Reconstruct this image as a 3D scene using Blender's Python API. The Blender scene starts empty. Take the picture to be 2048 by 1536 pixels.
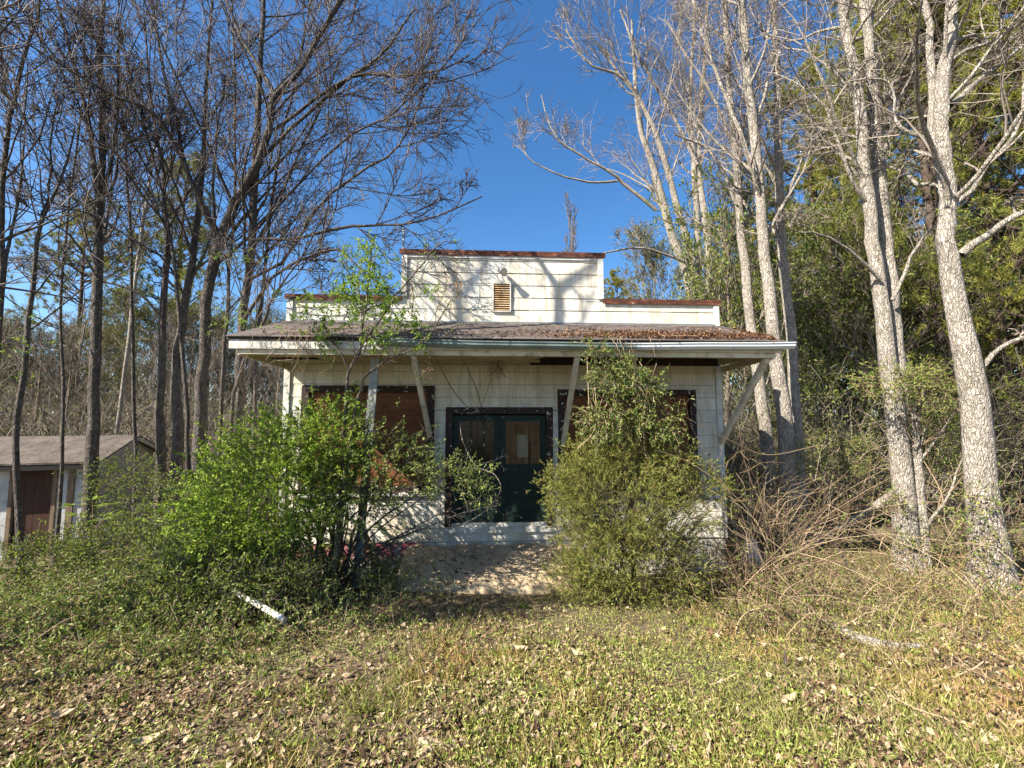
import bpy, math
import numpy as np

rng = np.random.default_rng(11)
S = bpy.context.scene
COL = S.collection
R = math.radians

# ------------------------------------------------------------------ camera, sky, sun, exposure
CAM_H, PITCH, FPX = 1.6, R(4.3), 800.0
cd = bpy.data.cameras.new('camera')
cam = bpy.data.objects.new('camera', cd)
COL.objects.link(cam)
cam.location = (0, 0, CAM_H)
cam.rotation_euler = (R(90) + PITCH, 0, 0)
cd.sensor_width = 36.0
cd.lens = 36.0 * FPX / 2048.0
cd.clip_start, cd.clip_end = 0.05, 2000.0
S.camera = cam

SUN = np.array([-1.795, -1.096, 1.68]); SUN /= np.linalg.norm(SUN)
w = bpy.data.worlds.new('World'); S.world = w; w.use_nodes = True
nt = w.node_tree
sky = nt.nodes.new('ShaderNodeTexSky'); sky.sky_type = 'NISHITA'; sky.sun_disc = False
sky.sun_elevation = math.asin(SUN[2])
sky.sun_rotation = math.atan2(SUN[0], SUN[1])
sky.altitude = 200; sky.air_density = 1.0; sky.dust_density = 1.1; sky.ozone_density = 4.0
bg = nt.nodes['Background']; bg.inputs['Strength'].default_value = 0.078
hs = nt.nodes.new('ShaderNodeHueSaturation'); hs.inputs['Saturation'].default_value = 1.22
nt.links.new(sky.outputs[0], hs.inputs['Color']); nt.links.new(hs.outputs[0], bg.inputs['Color'])
sd = bpy.data.lights.new('sun', 'SUN'); so = bpy.data.objects.new('sun', sd); COL.objects.link(so)
sd.energy = 5.0; sd.angle = R(0.38); sd.color = (1.0, 0.93, 0.82)
from mathutils import Vector
so.rotation_euler = Vector(SUN).to_track_quat('Z', 'Y').to_euler()
so.location = (-20, -12, 25)
S.view_settings.view_transform = 'Standard'; S.view_settings.look = 'None'
S.view_settings.exposure = 1.6; S.view_settings.gamma = 1.0
S.view_settings.use_curve_mapping = False
S.render.engine = 'CYCLES'
S.cycles.use_denoising = True
S.cycles.max_bounces = 6; S.cycles.transparent_max_bounces = 6
S.cycles.use_adaptive_sampling = True; S.cycles.adaptive_threshold = 0.015

# ------------------------------------------------------------------ small helpers
def nrm(a): return a / np.maximum(np.linalg.norm(a, axis=-1, keepdims=True), 1e-9)
def rv(*n): return nrm(rng.normal(size=(*n, 3)))
cP, sP = math.cos(PITCH), math.sin(PITCH)
def at(px, py, Y):
    """the world point at depth Y that the photograph shows at a pixel"""
    x, u = (px - 1024) / FPX, (768 - py) / FPX
    d = np.array([x, cP - sP * u, sP + cP * u]); t = Y / d[1]
    return d * t + np.array([0, 0, CAM_H])
def proj(P):
    X, Y, Z = P[..., 0], P[..., 1], P[..., 2] - CAM_H
    f = np.maximum(cP * Y + sP * Z, .05); u = -sP * Y + cP * Z
    return 1024 + FPX * X / f, 768 - FPX * u / f
def inview(P, m=140):
    x, y = proj(P)
    return (x > -m) & (x < 2048 + m) & (y > -m) & (y < 1536 + m)
_pr = np.random.default_rng(3)
_ph = _pr.uniform(0, 6.28, (8,)); _dr = _pr.normal(size=(8, 2))
def wav(x, y, s):
    o = 0
    for i in range(8): o = o + np.sin((x * _dr[i, 0] + y * _dr[i, 1]) * s + _ph[i])
    return o / 4
def gz(x, y):
    """height of the ground"""
    x = np.asarray(x, float); y = np.asarray(y, float)
    yc = np.clip(y, -3, 7)
    z = -0.157 * yc
    z = z - 0.045 * np.clip(y - 7, 0, 12)
    z = z - 0.045 * np.clip(-x - 4, 0, 8) * np.clip(y / 6, 0, 1)
    z = z + 0.035 * wav(x, y, 1.3) + 0.018 * wav(y, x, 4.0)
    return z
def on_ground(px, py):
    lo = 1.2
    for _ in range(60):
        p = at(px, py, lo)
        if p[2] <= gz(p[0], p[1]): break
        lo += 0.15
    return np.array([p[0], p[1], float(gz(p[0], p[1]))])

class MB:
    """collects shapes into one mesh"""
    def __init__(s): s.v = []; s.q = []; s.t = []; s.n = 0
    def add(s, v, quads=None, tris=None):
        v = np.asarray(v, np.float32).reshape(-1, 3)
        if quads is not None and len(quads): s.q.append(np.asarray(quads, np.int32).reshape(-1, 4) + s.n)
        if tris is not None and len(tris): s.t.append(np.asarray(tris, np.int32).reshape(-1, 3) + s.n)
        s.v.append(v); s.n += len(v); return s
    def box(s, x0, x1, y0, y1, z0, z1):
        v = [(x, y, z) for x in (x0, x1) for y in (y0, y1) for z in (z0, z1)]
        return s.add(v, [(0, 1, 3, 2), (4, 6, 7, 5), (0, 4, 5, 1), (2, 3, 7, 6), (0, 2, 6, 4), (1, 5, 7, 3)])
    def hexa(s, v):
        return s.add(v, [(0, 1, 3, 2), (4, 6, 7, 5), (0, 4, 5, 1), (2, 3, 7, 6), (0, 2, 6, 4), (1, 5, 7, 3)])
    def bar(s, a, b, w, h, up=(0, 0, 1)):
        """a straight board from a to b"""
        a = np.array(a, float); b = np.array(b, float); d = nrm(b - a)
        sd_ = nrm(np.cross(d, up)); u = np.cross(sd_, d)
        v = [p + i * sd_ * w / 2 + j * u * h / 2 for p in (a, b) for i in (-1, 1) for j in (-1, 1)]
        return s.hexa(v)
    def tubes(s, P, Rd, n=5, rough=0.0, cap=False):
        P = np.asarray(P, float); Rd = np.asarray(Rd, float)
        if P.ndim == 2: P = P[None]; Rd = Rd[None]
        M_, K, _ = P.shape
        if M_ == 0: return s
        T = np.empty_like(P)
        T[:, 1:-1] = P[:, 2:] - P[:, :-2]; T[:, 0] = P[:, 1] - P[:, 0]; T[:, -1] = P[:, -1] - P[:, -2]
        T = nrm(T); av = nrm(P[:, -1] - P[:, 0])
        ref = np.where(np.abs(av[:, 2:3]) < .85, np.array([[0, 0, 1.]]), np.array([[1., .3, 0]]))
        N = nrm(np.cross(T, ref[:, None, :])); B = np.cross(T, N)
        a = np.arange(n) * 2 * math.pi / n
        rr = Rd[:, :, None, None] * np.ones((1, 1, n, 1))
        if rough: rr = rr * (1 + rough * rng.normal(size=(M_, K, n, 1)))
        ring = P[:, :, None] + rr * (np.cos(a)[:, None] * N[:, :, None] + np.sin(a)[:, None] * B[:, :, None])
        m, k, i = np.meshgrid(np.arange(M_), np.arange(K - 1), np.arange(n), indexing='ij')
        b = (m * K + k) * n; j = (i + 1) % n
        q = np.stack([b + i, b + j, b + n + j, b + n + i], -1).reshape(-1, 4)
        s.add(ring.reshape(-1, 3), q)
        if cap:
            for e in (0, K - 1):
                for mm in range(M_):
                    c = P[mm, e]; rg = ring[mm, e]
                    vv = np.vstack([rg, c[None]])
                    s.add(vv, None, [(i_, (i_ + 1) % n, n) for i_ in range(n)])
        return s
    def leaves(s, C, D, N, L, W, fold=.25):
        D = nrm(D); sd_ = nrm(np.cross(D, N)); N = np.cross(sd_, D)
        L = np.broadcast_to(np.asarray(L, float), (len(C),))[:, None]; W = np.broadcast_to(np.asarray(W, float), (len(C),))[:, None]
        m = C + D * L * .45 + N * W * fold
        v = np.stack([C, m + sd_ * W / 2, C + D * L, m - sd_ * W / 2], 1)
        b = np.arange(len(C))[:, None] * 4
        return s.add(v, None, np.concatenate([b + np.array([0, 1, 2]), b + np.array([0, 2, 3])]))
    def blades(s, C, D, L, W):
        sd_ = nrm(np.cross(D, rv(len(C)))); D = nrm(D)
        L = np.broadcast_to(np.asarray(L, float), (len(C),))[:, None]; W = np.broadcast_to(np.asarray(W, float), (len(C),))[:, None]
        v = np.stack([C - sd_ * W / 2, C + sd_ * W / 2, C + D * L], 1)
        return s.add(v, None, np.arange(len(C) * 3).reshape(-1, 3))
    def mesh(s, name, mat, smooth=False):
        me = bpy.data.meshes.new(name)
        V = np.concatenate(s.v) if s.v else np.zeros((0, 3), np.float32)
        q = np.concatenate(s.q) if s.q else np.zeros((0, 4), np.int32)
        t = np.concatenate(s.t) if s.t else np.zeros((0, 3), np.int32)
        me.vertices.add(len(V)); me.vertices.foreach_set('co', V.ravel())
        me.loops.add(q.size + t.size)
        me.loops.foreach_set('vertex_index', np.concatenate([q.ravel(), t.ravel()]))
        me.polygons.add(len(q) + len(t))
        me.polygons.foreach_set('loop_start', np.concatenate([np.arange(len(q)) * 4, q.size + np.arange(len(t)) * 3]).astype(np.int32))
        me.polygons.foreach_set('use_smooth', np.full(len(q) + len(t), bool(smooth)))
        me.update(calc_edges=True)
        if mat: me.materials.append(mat)
        return me
    def build(s, name, mat, parent=None, smooth=False, **props):
        o = bpy.data.objects.new(name, s.mesh(name, mat, smooth))
        COL.objects.link(o)
        if parent: o.parent = parent
        for k, v in props.items(): o[k] = v
        return o
def thing(name, label, cat, loc=(0, 0, 0), rz=0, group=None):
    o = bpy.data.objects.new(name, None); COL.objects.link(o)
    o.location = loc; o.rotation_euler = (0, 0, rz); o.empty_display_size = .2
    o['label'] = label; o['category'] = cat
    if group: o['group'] = group
    return o
def keep(o, root):
    """parent a mesh given in world coordinates to a thing's root"""
    o.parent = root
    root_m = root.matrix_basis if root.matrix_world is None else root.matrix_basis
    o.matrix_parent_inverse = root_m.inverted()
    return o

# ------------------------------------------------------------------ materials
class NT:
    def __init__(s, name):
        s.m = bpy.data.materials.new(name); s.m.use_nodes = True
        s.t = s.m.node_tree; s.b = s.t.nodes['Principled BSDF']; s.out = s.t.nodes['Material Output']
        s.b.inputs['Specular IOR Level'].default_value = .25
        s.co = s.t.nodes.new('ShaderNodeTexCoord').outputs['Object']
    def n(s, t, **k):
        x = s.t.nodes.new(t)
        for a, b in k.items(): setattr(x, a, b)
        return x
    def ln(s, a, b): s.t.links.new(a, b)
    def put(s, sock, v):
        if hasattr(v, 'is_output'): s.ln(v, sock)
        elif isinstance(v, (tuple, list)) and len(v) == 3 and sock.type == 'RGBA': sock.default_value = (*v, 1)
        else: sock.default_value = v
    def scale(s, sc, vec=None):
        x = s.n('ShaderNodeMapping'); s.ln(vec or s.co, x.inputs['Vector']); x.inputs['Scale'].default_value = sc
        return x.outputs[0]
    def noise(s, sc, det=4, vec=None, rough=.6, dist=0):
        x = s.n('ShaderNodeTexNoise'); s.ln(vec or s.co, x.inputs['Vector'])
        x.inputs['Scale'].default_value = sc; x.inputs['Detail'].default_value = det
        x.inputs['Roughness'].default_value = rough; x.inputs['Distortion'].default_value = dist
        return x.outputs['Fac']
    def vor(s, sc, vec=None, feat='F1', out='Distance'):
        x = s.n('ShaderNodeTexVoronoi', feature=feat); s.ln(vec or s.co, x.inputs['Vector']); x.inputs['Scale'].default_value = sc
        return x.outputs[out]
    def ramp(s, fac, stops, interp='LINEAR'):
        x = s.n('ShaderNodeValToRGB'); s.put(x.inputs[0], fac); cr = x.color_ramp; cr.interpolation = interp
        while len(cr.elements) < len(stops): cr.elements.new(.5)
        for e, (p, c) in zip(cr.elements, stops):
            e.position = p; e.color = (*c, 1) if isinstance(c, (tuple, list)) else (c, c, c, 1)
        return x.outputs[0]
    def mix(s, f, a, b, mode='MIX'):
        x = s.n('ShaderNodeMix', data_type='RGBA', blend_type=mode)
        s.put(x.inputs[0], f); s.put(x.inputs[6], a); s.put(x.inputs[7], b); return x.outputs[2]
    def island(s): return s.n('ShaderNodeNewGeometry').outputs['Random Per Island']
    def objrand(s): return s.n('ShaderNodeObjectInfo').outputs['Random']
    def sep(s, ax): 
        x = s.n('ShaderNodeSeparateXYZ'); s.ln(s.co, x.inputs[0]); return x.outputs[ax]
    def bump(s, h, st=.5, d=.02):
        x = s.n('ShaderNodeBump'); s.put(x.inputs['Height'], h); x.inputs['Strength'].default_value = st; x.inputs['Distance'].default_value = d
        s.ln(x.outputs[0], s.b.inputs['Normal'])
    def end(s, col, rough=.8, metal=0):
        s.put(s.b.inputs['Base Color'], col); s.put(s.b.inputs['Roughness'], rough); s.b.inputs['Metallic'].default_value = metal
        return s.m
def leafmat(name, cols, trans=.3, rough=.5, spec=.3, patch=None):
    n = NT(name); k = len(cols)
    c = n.ramp(n.island(), [((i + .5) / k, x) for i, x in enumerate(cols)])
    if patch:
        c = n.mix(n.ramp(n.noise(patch[0], 2), [(.42, 0.), (.6, 1.)]), c, n.mix(1., c, patch[1], 'MULTIPLY'))
    n.end(c, rough); n.b.inputs['Specular IOR Level'].default_value = spec
    if trans:
        tr = n.n('ShaderNodeBsdfTranslucent'); n.put(tr.inputs[0], n.mix(1., c, (1.15, 1.2, .7), 'MULTIPLY'))
        ms = n.n('ShaderNodeMixShader'); ms.inputs[0].default_value = trans
        n.ln(n.b.outputs[0], ms.inputs[1]); n.ln(tr.outputs[0], ms.inputs[2]); n.ln(ms.outputs[0], n.out.inputs['Surface'])
    return n.m
def barkmat(name, dark, mid, light, sc=1.0, moss=None, mossamt=.62):
    n = NT(name)
    ds = n.n('ShaderNodeVectorMath', operation='ADD'); nz = n.n('ShaderNodeTexNoise'); n.ln(n.co, nz.inputs['Vector']); nz.inputs['Scale'].default_value = 14
    sc_ = n.n('ShaderNodeVectorMath', operation='SCALE'); n.ln(nz.outputs['Color'], sc_.inputs[0]); sc_.inputs['Scale'].default_value = .07
    n.ln(n.co, ds.inputs[0]); n.ln(sc_.outputs[0], ds.inputs[1])
    v = n.scale((sc, sc, sc * .30), ds.outputs[0])
    ridg = n.noise(30, 6, v, .7, .4); big = n.noise(3.5 * sc, 4, None, .65)
    pl_ = n.vor(34, n.scale((sc, sc, sc * .2), ds.outputs[0]), 'DISTANCE_TO_EDGE')
    c = n.ramp(ridg, [(.3, dark), (.48, mid), (.7, light)])
    c = n.mix(n.ramp(pl_, [(.0, .55), (.16, 0.)]), c, dark)
    c = n.mix(n.ramp(big, [(.38, 0.), (.66, .75)]), c, n.mix(1., c, (.58, .57, .56), 'MULTIPLY'))
    c = n.mix(n.ramp(n.noise(7, 4, None, .7), [(.60, 0.), (.70, .3)]), c, light)
    if moss: c = n.mix(n.ramp(n.noise(3.2, 4), [(mossamt, 0.), (mossamt + .12, .7)]), c, moss)
    kn = n.noise(4.5, 3, n.scale((1, 1, 1.6)), .55, 1.)
    c = n.mix(n.ramp(kn, [(.66, 0.), (.72, .8)]), c, dark)
    ad = n.n('ShaderNodeMath', operation='MULTIPLY_ADD'); n.ln(n.ramp(pl_, [(.0, 0.), (.22, 1.)]), ad.inputs[0]); ad.inputs[1].default_value = .6; n.ln(ridg, ad.inputs[2])
    n.bump(ad.outputs[0], 1., .03)
    return n.end(c, .9)
def woodmat(name, a, b, axis=(1, 1, 1), peel=None, amt=.6, rough=.75, sc=14, dirt=None):
    n = NT(name); g = n.noise(sc, 5, n.scale(axis), .65, .4)
    c = n.ramp(g, [(.3, a), (.7, b)])
    c = n.mix(n.ramp(n.noise(2.3, 4), [(.4, 0.), (.7, .5)]), c, n.mix(1., c, (.55, .5, .45), 'MULTIPLY'))
    if peel: c = n.mix(n.ramp(n.noise(11, 6, None, .72, .5), [(amt - .04, 0.), (amt - .02, 1.)]), c, peel)
    if dirt: c = n.mix(n.ramp(n.noise(7, 5, None, .7), [(.52, 0.), (.68, .8)]), c, dirt)
    n.bump(g, .4, .006)
    return n.end(c, rough)

def make_siding():
    n = NT('white_siding')
    st = n.noise(1.4, 5, n.scale((1, 1, .55)), .65, .4)
    fine = n.noise(30, 4, n.scale((1, 1, .25)), .6)
    c = n.mix(n.objrand(), (.60, .585, .52), (.67, .655, .59))
    c = n.mix(n.ramp(st, [(.40, 0.), (.66, .8)]), c, (.50, .42, .28))
    c = n.mix(n.ramp(n.noise(5, 5, n.scale((1, 1, .4)), .7), [(.50, 0.), (.72, .7)]), c, (.30, .27, .21))
    c = n.mix(n.ramp(fine, [(.3, .18), (.6, 0.)]), c, (.35, .32, .26))
    c = n.mix(n.ramp(n.vor(9), [(.015, .8), (.05, 0.)]), c, (.2, .17, .13))
    c = n.mix(n.ramp(n.noise(6, 5, n.scale((1.6, 1, .12)), .7), [(.50, 0.), (.70, .75)]), c, (.29, .23, .14))
    n.bump(fine, .25, .004)
    return n.end(c, .65)
M_SIDE = make_siding()
M_GAP = NT('siding_backing').end((.16, .15, .12), .9)
M_TRIM = woodmat('white_trim', (.48, .47, .42), (.60, .59, .54), (1, 1, .2), dirt=(.3, .26, .2))
M_BEAM = woodmat('stained_white_board', (.50, .45, .33), (.66, .60, .46), (.12, 1, 1), dirt=(.22, .15, .09))
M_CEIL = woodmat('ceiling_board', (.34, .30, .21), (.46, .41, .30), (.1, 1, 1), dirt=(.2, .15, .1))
M_BRACE = woodmat('weathered_brace', (.50, .46, .36), (.66, .62, .52), (1, 1, .2), dirt=(.3, .25, .19))
M_FRAME = woodmat('dark_brown_frame', (.02, .012, .01), (.05, .03, .022), (1, 1, 1), peel=(.45, .42, .34), amt=.63)
M_PLY = woodmat('reddish_plywood', (.10, .036, .014), (.22, .085, .034), (.25, 1, 3), sc=9, dirt=(.05, .025, .014))
M_PLYT = woodmat('tan_plywood', (.06, .032, .013), (.19, .11, .045), (3, 1, .2), sc=12, dirt=(.04, .022, .012))
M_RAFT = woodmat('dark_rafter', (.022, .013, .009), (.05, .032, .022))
M_GREEN = woodmat('green_door_paint', (.007, .018, .013), (.014, .032, .024), (1, 1, .3), peel=(.2, .19, .15), amt=.68, rough=.6)
M_GLASS = NT('dark_glass'); M_GLASS.b.inputs['Specular IOR Level'].default_value = .5; M_GLASS = M_GLASS.end((.006, .007, .008), .12)
def make_rust():
    n = NT('rusty_coping'); a = n.noise(7, 6, n.scale((1, 1, 2)), .7)
    c = n.ramp(a, [(.36, (.035, .018, .014)), (.52, (.095, .034, .02)), (.62, (.17, .062, .032)), (.70, (.40, .34, .27))])
    return n.end(c, .85)
M_RUST = make_rust()
def make_roof():
    n = NT('porch_shingle'); 
    c = n.ramp(n.noise(3, 6, n.scale((.5, 1, 1)), .7), [(.3, (.07, .058, .05)), (.5, (.15, .128, .112)), (.72, (.22, .19, .17))])
    c = n.mix(n.ramp(n.noise(70, 3), [(.35, .5), (.6, 0.)]), c, (.06, .05, .045))
    c = n.mix(n.ramp(n.island(), [(0, 0.), (1, .2)]), c, (.20, .15, .13))
    n.bump(n.noise(60, 3), .5, .01)
    return n.end(c, .95)
M_ROOF = make_roof()
def make_gutter():
    n = NT('gutter_metal'); f = n.noise(2.2, 5, n.scale((1, 1, 2)), .7)
    x = n.n('ShaderNodeMapRange'); n.ln(n.sep(0), x.inputs[0]); x.inputs[1].default_value = 1.4; x.inputs[2].default_value = 2.6
    ad = n.n('ShaderNodeMath', operation='ADD'); n.ln(x.outputs[0], ad.inputs[0]); n.ln(f, ad.inputs[1])
    c = n.ramp(ad.outputs[0], [(.3, (.10, .13, .12)), (.62, (.17, .21, .195)), (.95, (.56, .58, .57))])
    c = n.mix(n.ramp(n.noise(9, 4), [(.6, 0.), (.7, .6)]), c, (.10, .085, .06))
    return n.end(c, .4)
M_GUT = make_gutter()
M_METAL = NT('grey_metal').end((.32, .33, .33), .4, .6)
M_LENS = NT('lamp_lens').end((.55, .52, .42), .2)
M_BULB = NT('white_bulb').end((.75, .72, .65), .3)
def make_found():
    n = NT('painted_foundation')
    c = n.ramp(n.noise(6, 5, None, .7), [(.3, (.42, .38, .30)), (.7, (.60, .56, .48))])
    x = n.n('ShaderNodeMapRange'); n.ln(n.sep(0), x.inputs[0]); x.inputs[1].default_value = -1.45; x.inputs[2].default_value = -1.6
    z = n.n('ShaderNodeMapRange'); n.ln(n.sep(2), z.inputs[0]); z.inputs[1].default_value = .20; z.inputs[2].default_value = .32
    mu = n.n('ShaderNodeMath', operation='MULTIPLY'); n.ln(x.outputs[0], mu.inputs[0]); n.ln(z.outputs[0], mu.inputs[1])
    mv = n.n('ShaderNodeMath', operation='MULTIPLY'); n.ln(mu.outputs[0], mv.inputs[0]); n.ln(n.ramp(n.noise(5, 5, None, .65), [(.36, 0.), (.5, 1.)]), mv.inputs[1])
    c = n.mix(mv.outputs[0], c, (.32, .075, .11))
    n.bump(n.noise(18, 4), .4, .01)
    return n.end(c, .9)
M_FOUND = make_found()
def make_conc(name, a, b):
    n = NT(name); c = n.ramp(n.noise(4, 7, None, .72), [(.3, a), (.7, b)])
    c = n.mix(n.ramp(n.noise(40, 3), [(.3, .5), (.5, 0.)]), c, tuple(k * .5 for k in a))
    n.bump(n.noise(14, 6), .6, .03); return n.end(c, .95)
M_CONC = make_conc('sandy_concrete', (.30, .22, .13), (.50, .40, .26))
M_STONE = make_conc('pale_stone', (.35, .33, .29), (.60, .58, .53))
M_SHEDR = make_conc('shed_roofing', (.045, .036, .03), (.15, .12, .095))
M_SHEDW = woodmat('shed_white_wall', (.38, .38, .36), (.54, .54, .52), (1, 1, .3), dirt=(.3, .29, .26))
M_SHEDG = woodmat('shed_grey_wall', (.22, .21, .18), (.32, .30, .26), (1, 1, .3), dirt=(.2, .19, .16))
M_SHEDD = woodmat('shed_brown_door', (.035, .016, .010), (.075, .034, .02), (1, 1, .2))
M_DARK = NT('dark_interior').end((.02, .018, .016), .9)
M_GREYW = woodmat('grey_plank', (.20, .21, .20), (.34, .35, .34), (1, 1, .2), dirt=(.12, .11, .1))
M_OLDW = woodmat('old_brown_wood', (.12, .08, .05), (.26, .19, .12), (1, 1, .3))
M_OLDT = woodmat('faded_paper', (.16, .135, .09), (.26, .22, .15))
M_PVC = NT('pale_pole'); M_PVC = M_PVC.end(M_PVC.mix(M_PVC.ramp(M_PVC.noise(9, 5, None, .7), [(.45, 0.), (.6, .9)]), (.72, .70, .64), (.30, .24, .15)), .7)

B_DARK = barkmat('dark_bark', (.04, .032, .027), (.135, .112, .093), (.26, .225, .19), 1.0, (.15, .15, .07), .6)
B_DTW = NT('dark_twig'); B_DTW = B_DTW.end(B_DTW.ramp(B_DTW.island(), [(0., (.045, .034, .03)), (.6, (.10, .078, .066)), (1., (.20, .165, .14))]), .8)
B_PALE = barkmat('pale_bark', (.15, .125, .10), (.42, .37, .305), (.62, .56, .48), 1.0, (.28, .27, .17), .66)
B_PTW = NT('pale_twig'); B_PTW = B_PTW.end(B_PTW.ramp(B_PTW.island(), [(0., (.06, .048, .04)), (.5, (.16, .13, .105)), (1., (.34, .29, .24))]), .8)
B_FAR = NT('far_twig'); B_FAR = B_FAR.end(B_FAR.ramp(B_FAR.island(), [(0., (.06, .045, .035)), (.5, (.15, .12, .09)), (1., (.30, .25, .19))]), .9)
B_TAN = NT('tan_vine'); B_TAN = B_TAN.end(B_TAN.ramp(B_TAN.island(), [(0., (.07, .045, .027)), (.5, (.18, .12, .07)), (1., (.36, .27, .17))]), .85)
B_TANB = barkmat('tan_bark', (.08, .06, .045), (.20, .16, .115), (.33, .28, .21), 1.0)
B_PINE = barkmat('pine_bark', (.05, .035, .027), (.14, .10, .075), (.24, .18, .14), 1.0)
F_SHRUB = leafmat('bright_shrub_leaf', [(.10, .16, .02), (.18, .26, .03), (.27, .36, .045), (.36, .44, .07)], .35, .6, .2)
F_SAP = leafmat('young_leaf', [(.12, .19, .03), (.19, .28, .045), (.27, .36, .06)], .4)
F_CEDAR = leafmat('cedar_needle', [(.15, .10, .045), (.085, .115, .025), (.145, .175, .035), (.22, .235, .05), (.31, .30, .08)], .3, .6, .2)
F_HONEY = leafmat('vine_leaf', [(.06, .10, .02), (.12, .175, .03), (.20, .26, .045), (.28, .29, .08)], .3, .5, .3)
F_VINE = leafmat('dark_vine_leaf', [(.04, .07, .016), (.085, .13, .025), (.14, .19, .035), (.22, .23, .06)], .3, .45, .35)
F_PINE = leafmat('pine_needle', [(.06, .08, .016), (.12, .145, .028), (.21, .215, .042), (.31, .29, .075)], .25, .6, .2, (.25, (1.3, 1.2, .9)))
F_UNDER = leafmat('understory_leaf', [(.05, .08, .016), (.10, .14, .026), (.17, .215, .038), (.26, .27, .07)], .35, .6, .2)
F_WOODS = leafmat('far_wood_leaf', [(.06, .07, .025), (.11, .12, .035), (.16, .165, .05), (.22, .20, .08)], .2, .7, .1)
F_HONEY2 = leafmat('ground_vine_leaf', [(.07, .11, .02), (.13, .185, .032), (.21, .27, .05), (.29, .33, .09)], .3, .5, .3)
F_GRASS = leafmat('grass_blade', [(.12, .15, .025), (.21, .225, .045), (.31, .295, .09), (.42, .36, .18)], .3, .6, .2, (.5, (1.35, 1.02, 1.1)))
F_WEED = leafmat('weed_leaf', [(.13, .18, .03), (.22, .27, .05), (.32, .35, .08), (.40, .39, .14)], .3, .6, .2)
F_LITTER = leafmat('dead_leaf', [(.05, .03, .019), (.10, .058, .034), (.16, .095, .055), (.23, .15, .088), (.31, .22, .135), (.42, .33, .22)], .1, .8, .1)
F_DEB = leafmat('roof_debris', [(.07, .035, .022), (.13, .065, .038), (.20, .105, .06), (.28, .17, .10)], .1, .9, .1)
F_PALE = leafmat('pale_dead_leaf', [(.30, .22, .13), (.42, .33, .21)], .1, .7, .2)
def make_soil():
    n = NT('ground_soil')
    c = n.ramp(n.noise(22, 6, None, .75), [(.3, (.045, .03, .02)), (.5, (.13, .09, .058)), (.7, (.25, .185, .12))])
    g = n.ramp(n.noise(.55, 4, None, .6), [(.42, 0.), (.62, .55)])
    c = n.mix(g, c, n.ramp(n.noise(40, 4), [(.3, (.06, .075, .018)), (.7, (.18, .18, .06))]))
    n.bump(n.noise(30, 5), .8, .03)
    return n.end(c, .95)
M_SOIL = make_soil()

# ------------------------------------------------------------------ ground
def make_ground():
    xs = np.concatenate([-np.geomspace(16, 400, 22)[::-1], np.linspace(-15.8, 15.8, 160), np.geomspace(16, 400, 22)])
    ys = np.concatenate([-np.geomspace(3, 300, 16)[::-1], np.linspace(-2.8, 20, 140), np.geomspace(20.4, 600, 26)])
    X, Y = np.meshgrid(xs, ys); Z = gz(X, Y)
    nx, ny = len(xs), len(ys)
    i, j = np.meshgrid(np.arange(nx - 1), np.arange(ny - 1)); b = j * nx + i
    q = np.stack([b, b + 1, b + nx + 1, b + nx], -1).reshape(-1, 4)
    MB().add(np.stack([X, Y, Z], -1).reshape(-1, 3), q).build('ground', M_SOIL, None, True, kind='structure')
make_ground()

# ------------------------------------------------------------------ the old store (x along the front, -y towards the camera)
ZB = -1.1
store = thing('store_building', 'abandoned white false-front store with stepped parapet and boarded windows', 'building', (0, 7, ZB), R(3))
Z = lambda z: z - ZB
def bx(u0, u1, o0, o1, z0, z1, mb=None): return (mb or MB()).box(u0, u1, -o1, -o0, Z(z0), Z(z1))
UL, UR, WT, PT, PL, PR = -3.88, 3.77, 3.62, 4.46, -1.93, 1.63
OPEN = [(-3.52, -1.40, .33, 2.03), (.86, 3.23, .33, 1.98), (-1.09, .66, -.25, 1.66)]
# backing wall pieces round the openings
mb = MB()
def carve(rects, holes):
    for h in holes:
        nx = []
        for (a, b, c, d) in rects:
            e, f, g, i = h
            if e >= b or f <= a or g >= d or i <= c: nx.append((a, b, c, d)); continue
            if c < g: nx.append((a, b, c, g))
            if i < d: nx.append((a, b, i, d))
            lo, hi = max(c, g), min(d, i)
            if a < e: nx.append((a, e, lo, hi))
            if f < b: nx.append((f, b, lo, hi))
        rects = nx
    return rects
for r in carve([(UL, UR, -.55, WT), (PL, PR, WT, PT)], OPEN): bx(r[0], r[1], -.16, 0, r[2], r[3], mb)
front = mb.build('front_wall', M_GAP, store)
rows = np.arange(-.55, PT - .02, .222); k = 0
for ri, z0 in enumerate(rows):
    z1 = min(z0 + .218, PT); 
    off = (.26 if ri % 2 else 0) + rng.uniform(-.03, .03)
    edges = np.arange(UL - .52 + off, UR + .5, .52)
    for a, b in zip(edges[:-1], edges[1:]):
        top = [(max(a, UL), min(b, UR), z0, min(z1, WT))] if z0 < WT else []
        top += [(max(a, PL), min(b, PR), max(z0, WT), z1)] if z1 > WT else []
        if len(top) == 2 and max(a, PL) < min(b, PR): # one panel spans the step
            if a >= PL and b <= PR: top = [(a, b, z0, z1)]
        for r in carve([t for t in top if t[1] - t[0] > .03 and t[3] - t[2] > .02], OPEN + [(-9, 9, 2.462, 3.12), (-.345, -.02, 3.41, 3.92)]):
            if r[1] - r[0] < .03 or r[3] - r[2] < .025: continue
            g = .0013; t = rng.uniform(-.003, .003)
            u0, u1, q0, q1 = r[0] + g, r[1] - g, r[2] + .003, r[3]
            ob, ot = .013 + t, .004
            v = [(u0, -.0006, Z(q0)), (u0, -.0006, Z(q1)), (u0, -ob, Z(q0)), (u0, -ot, Z(q1)), (u1, -.0006, Z(q0)), (u1, -.0006, Z(q1)), (u1, -ob, Z(q0)), (u1, -ot, Z(q1))]
            MB().hexa(v).build('siding_panel', M_SIDE, front); k += 1
print('siding panels', k)
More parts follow.
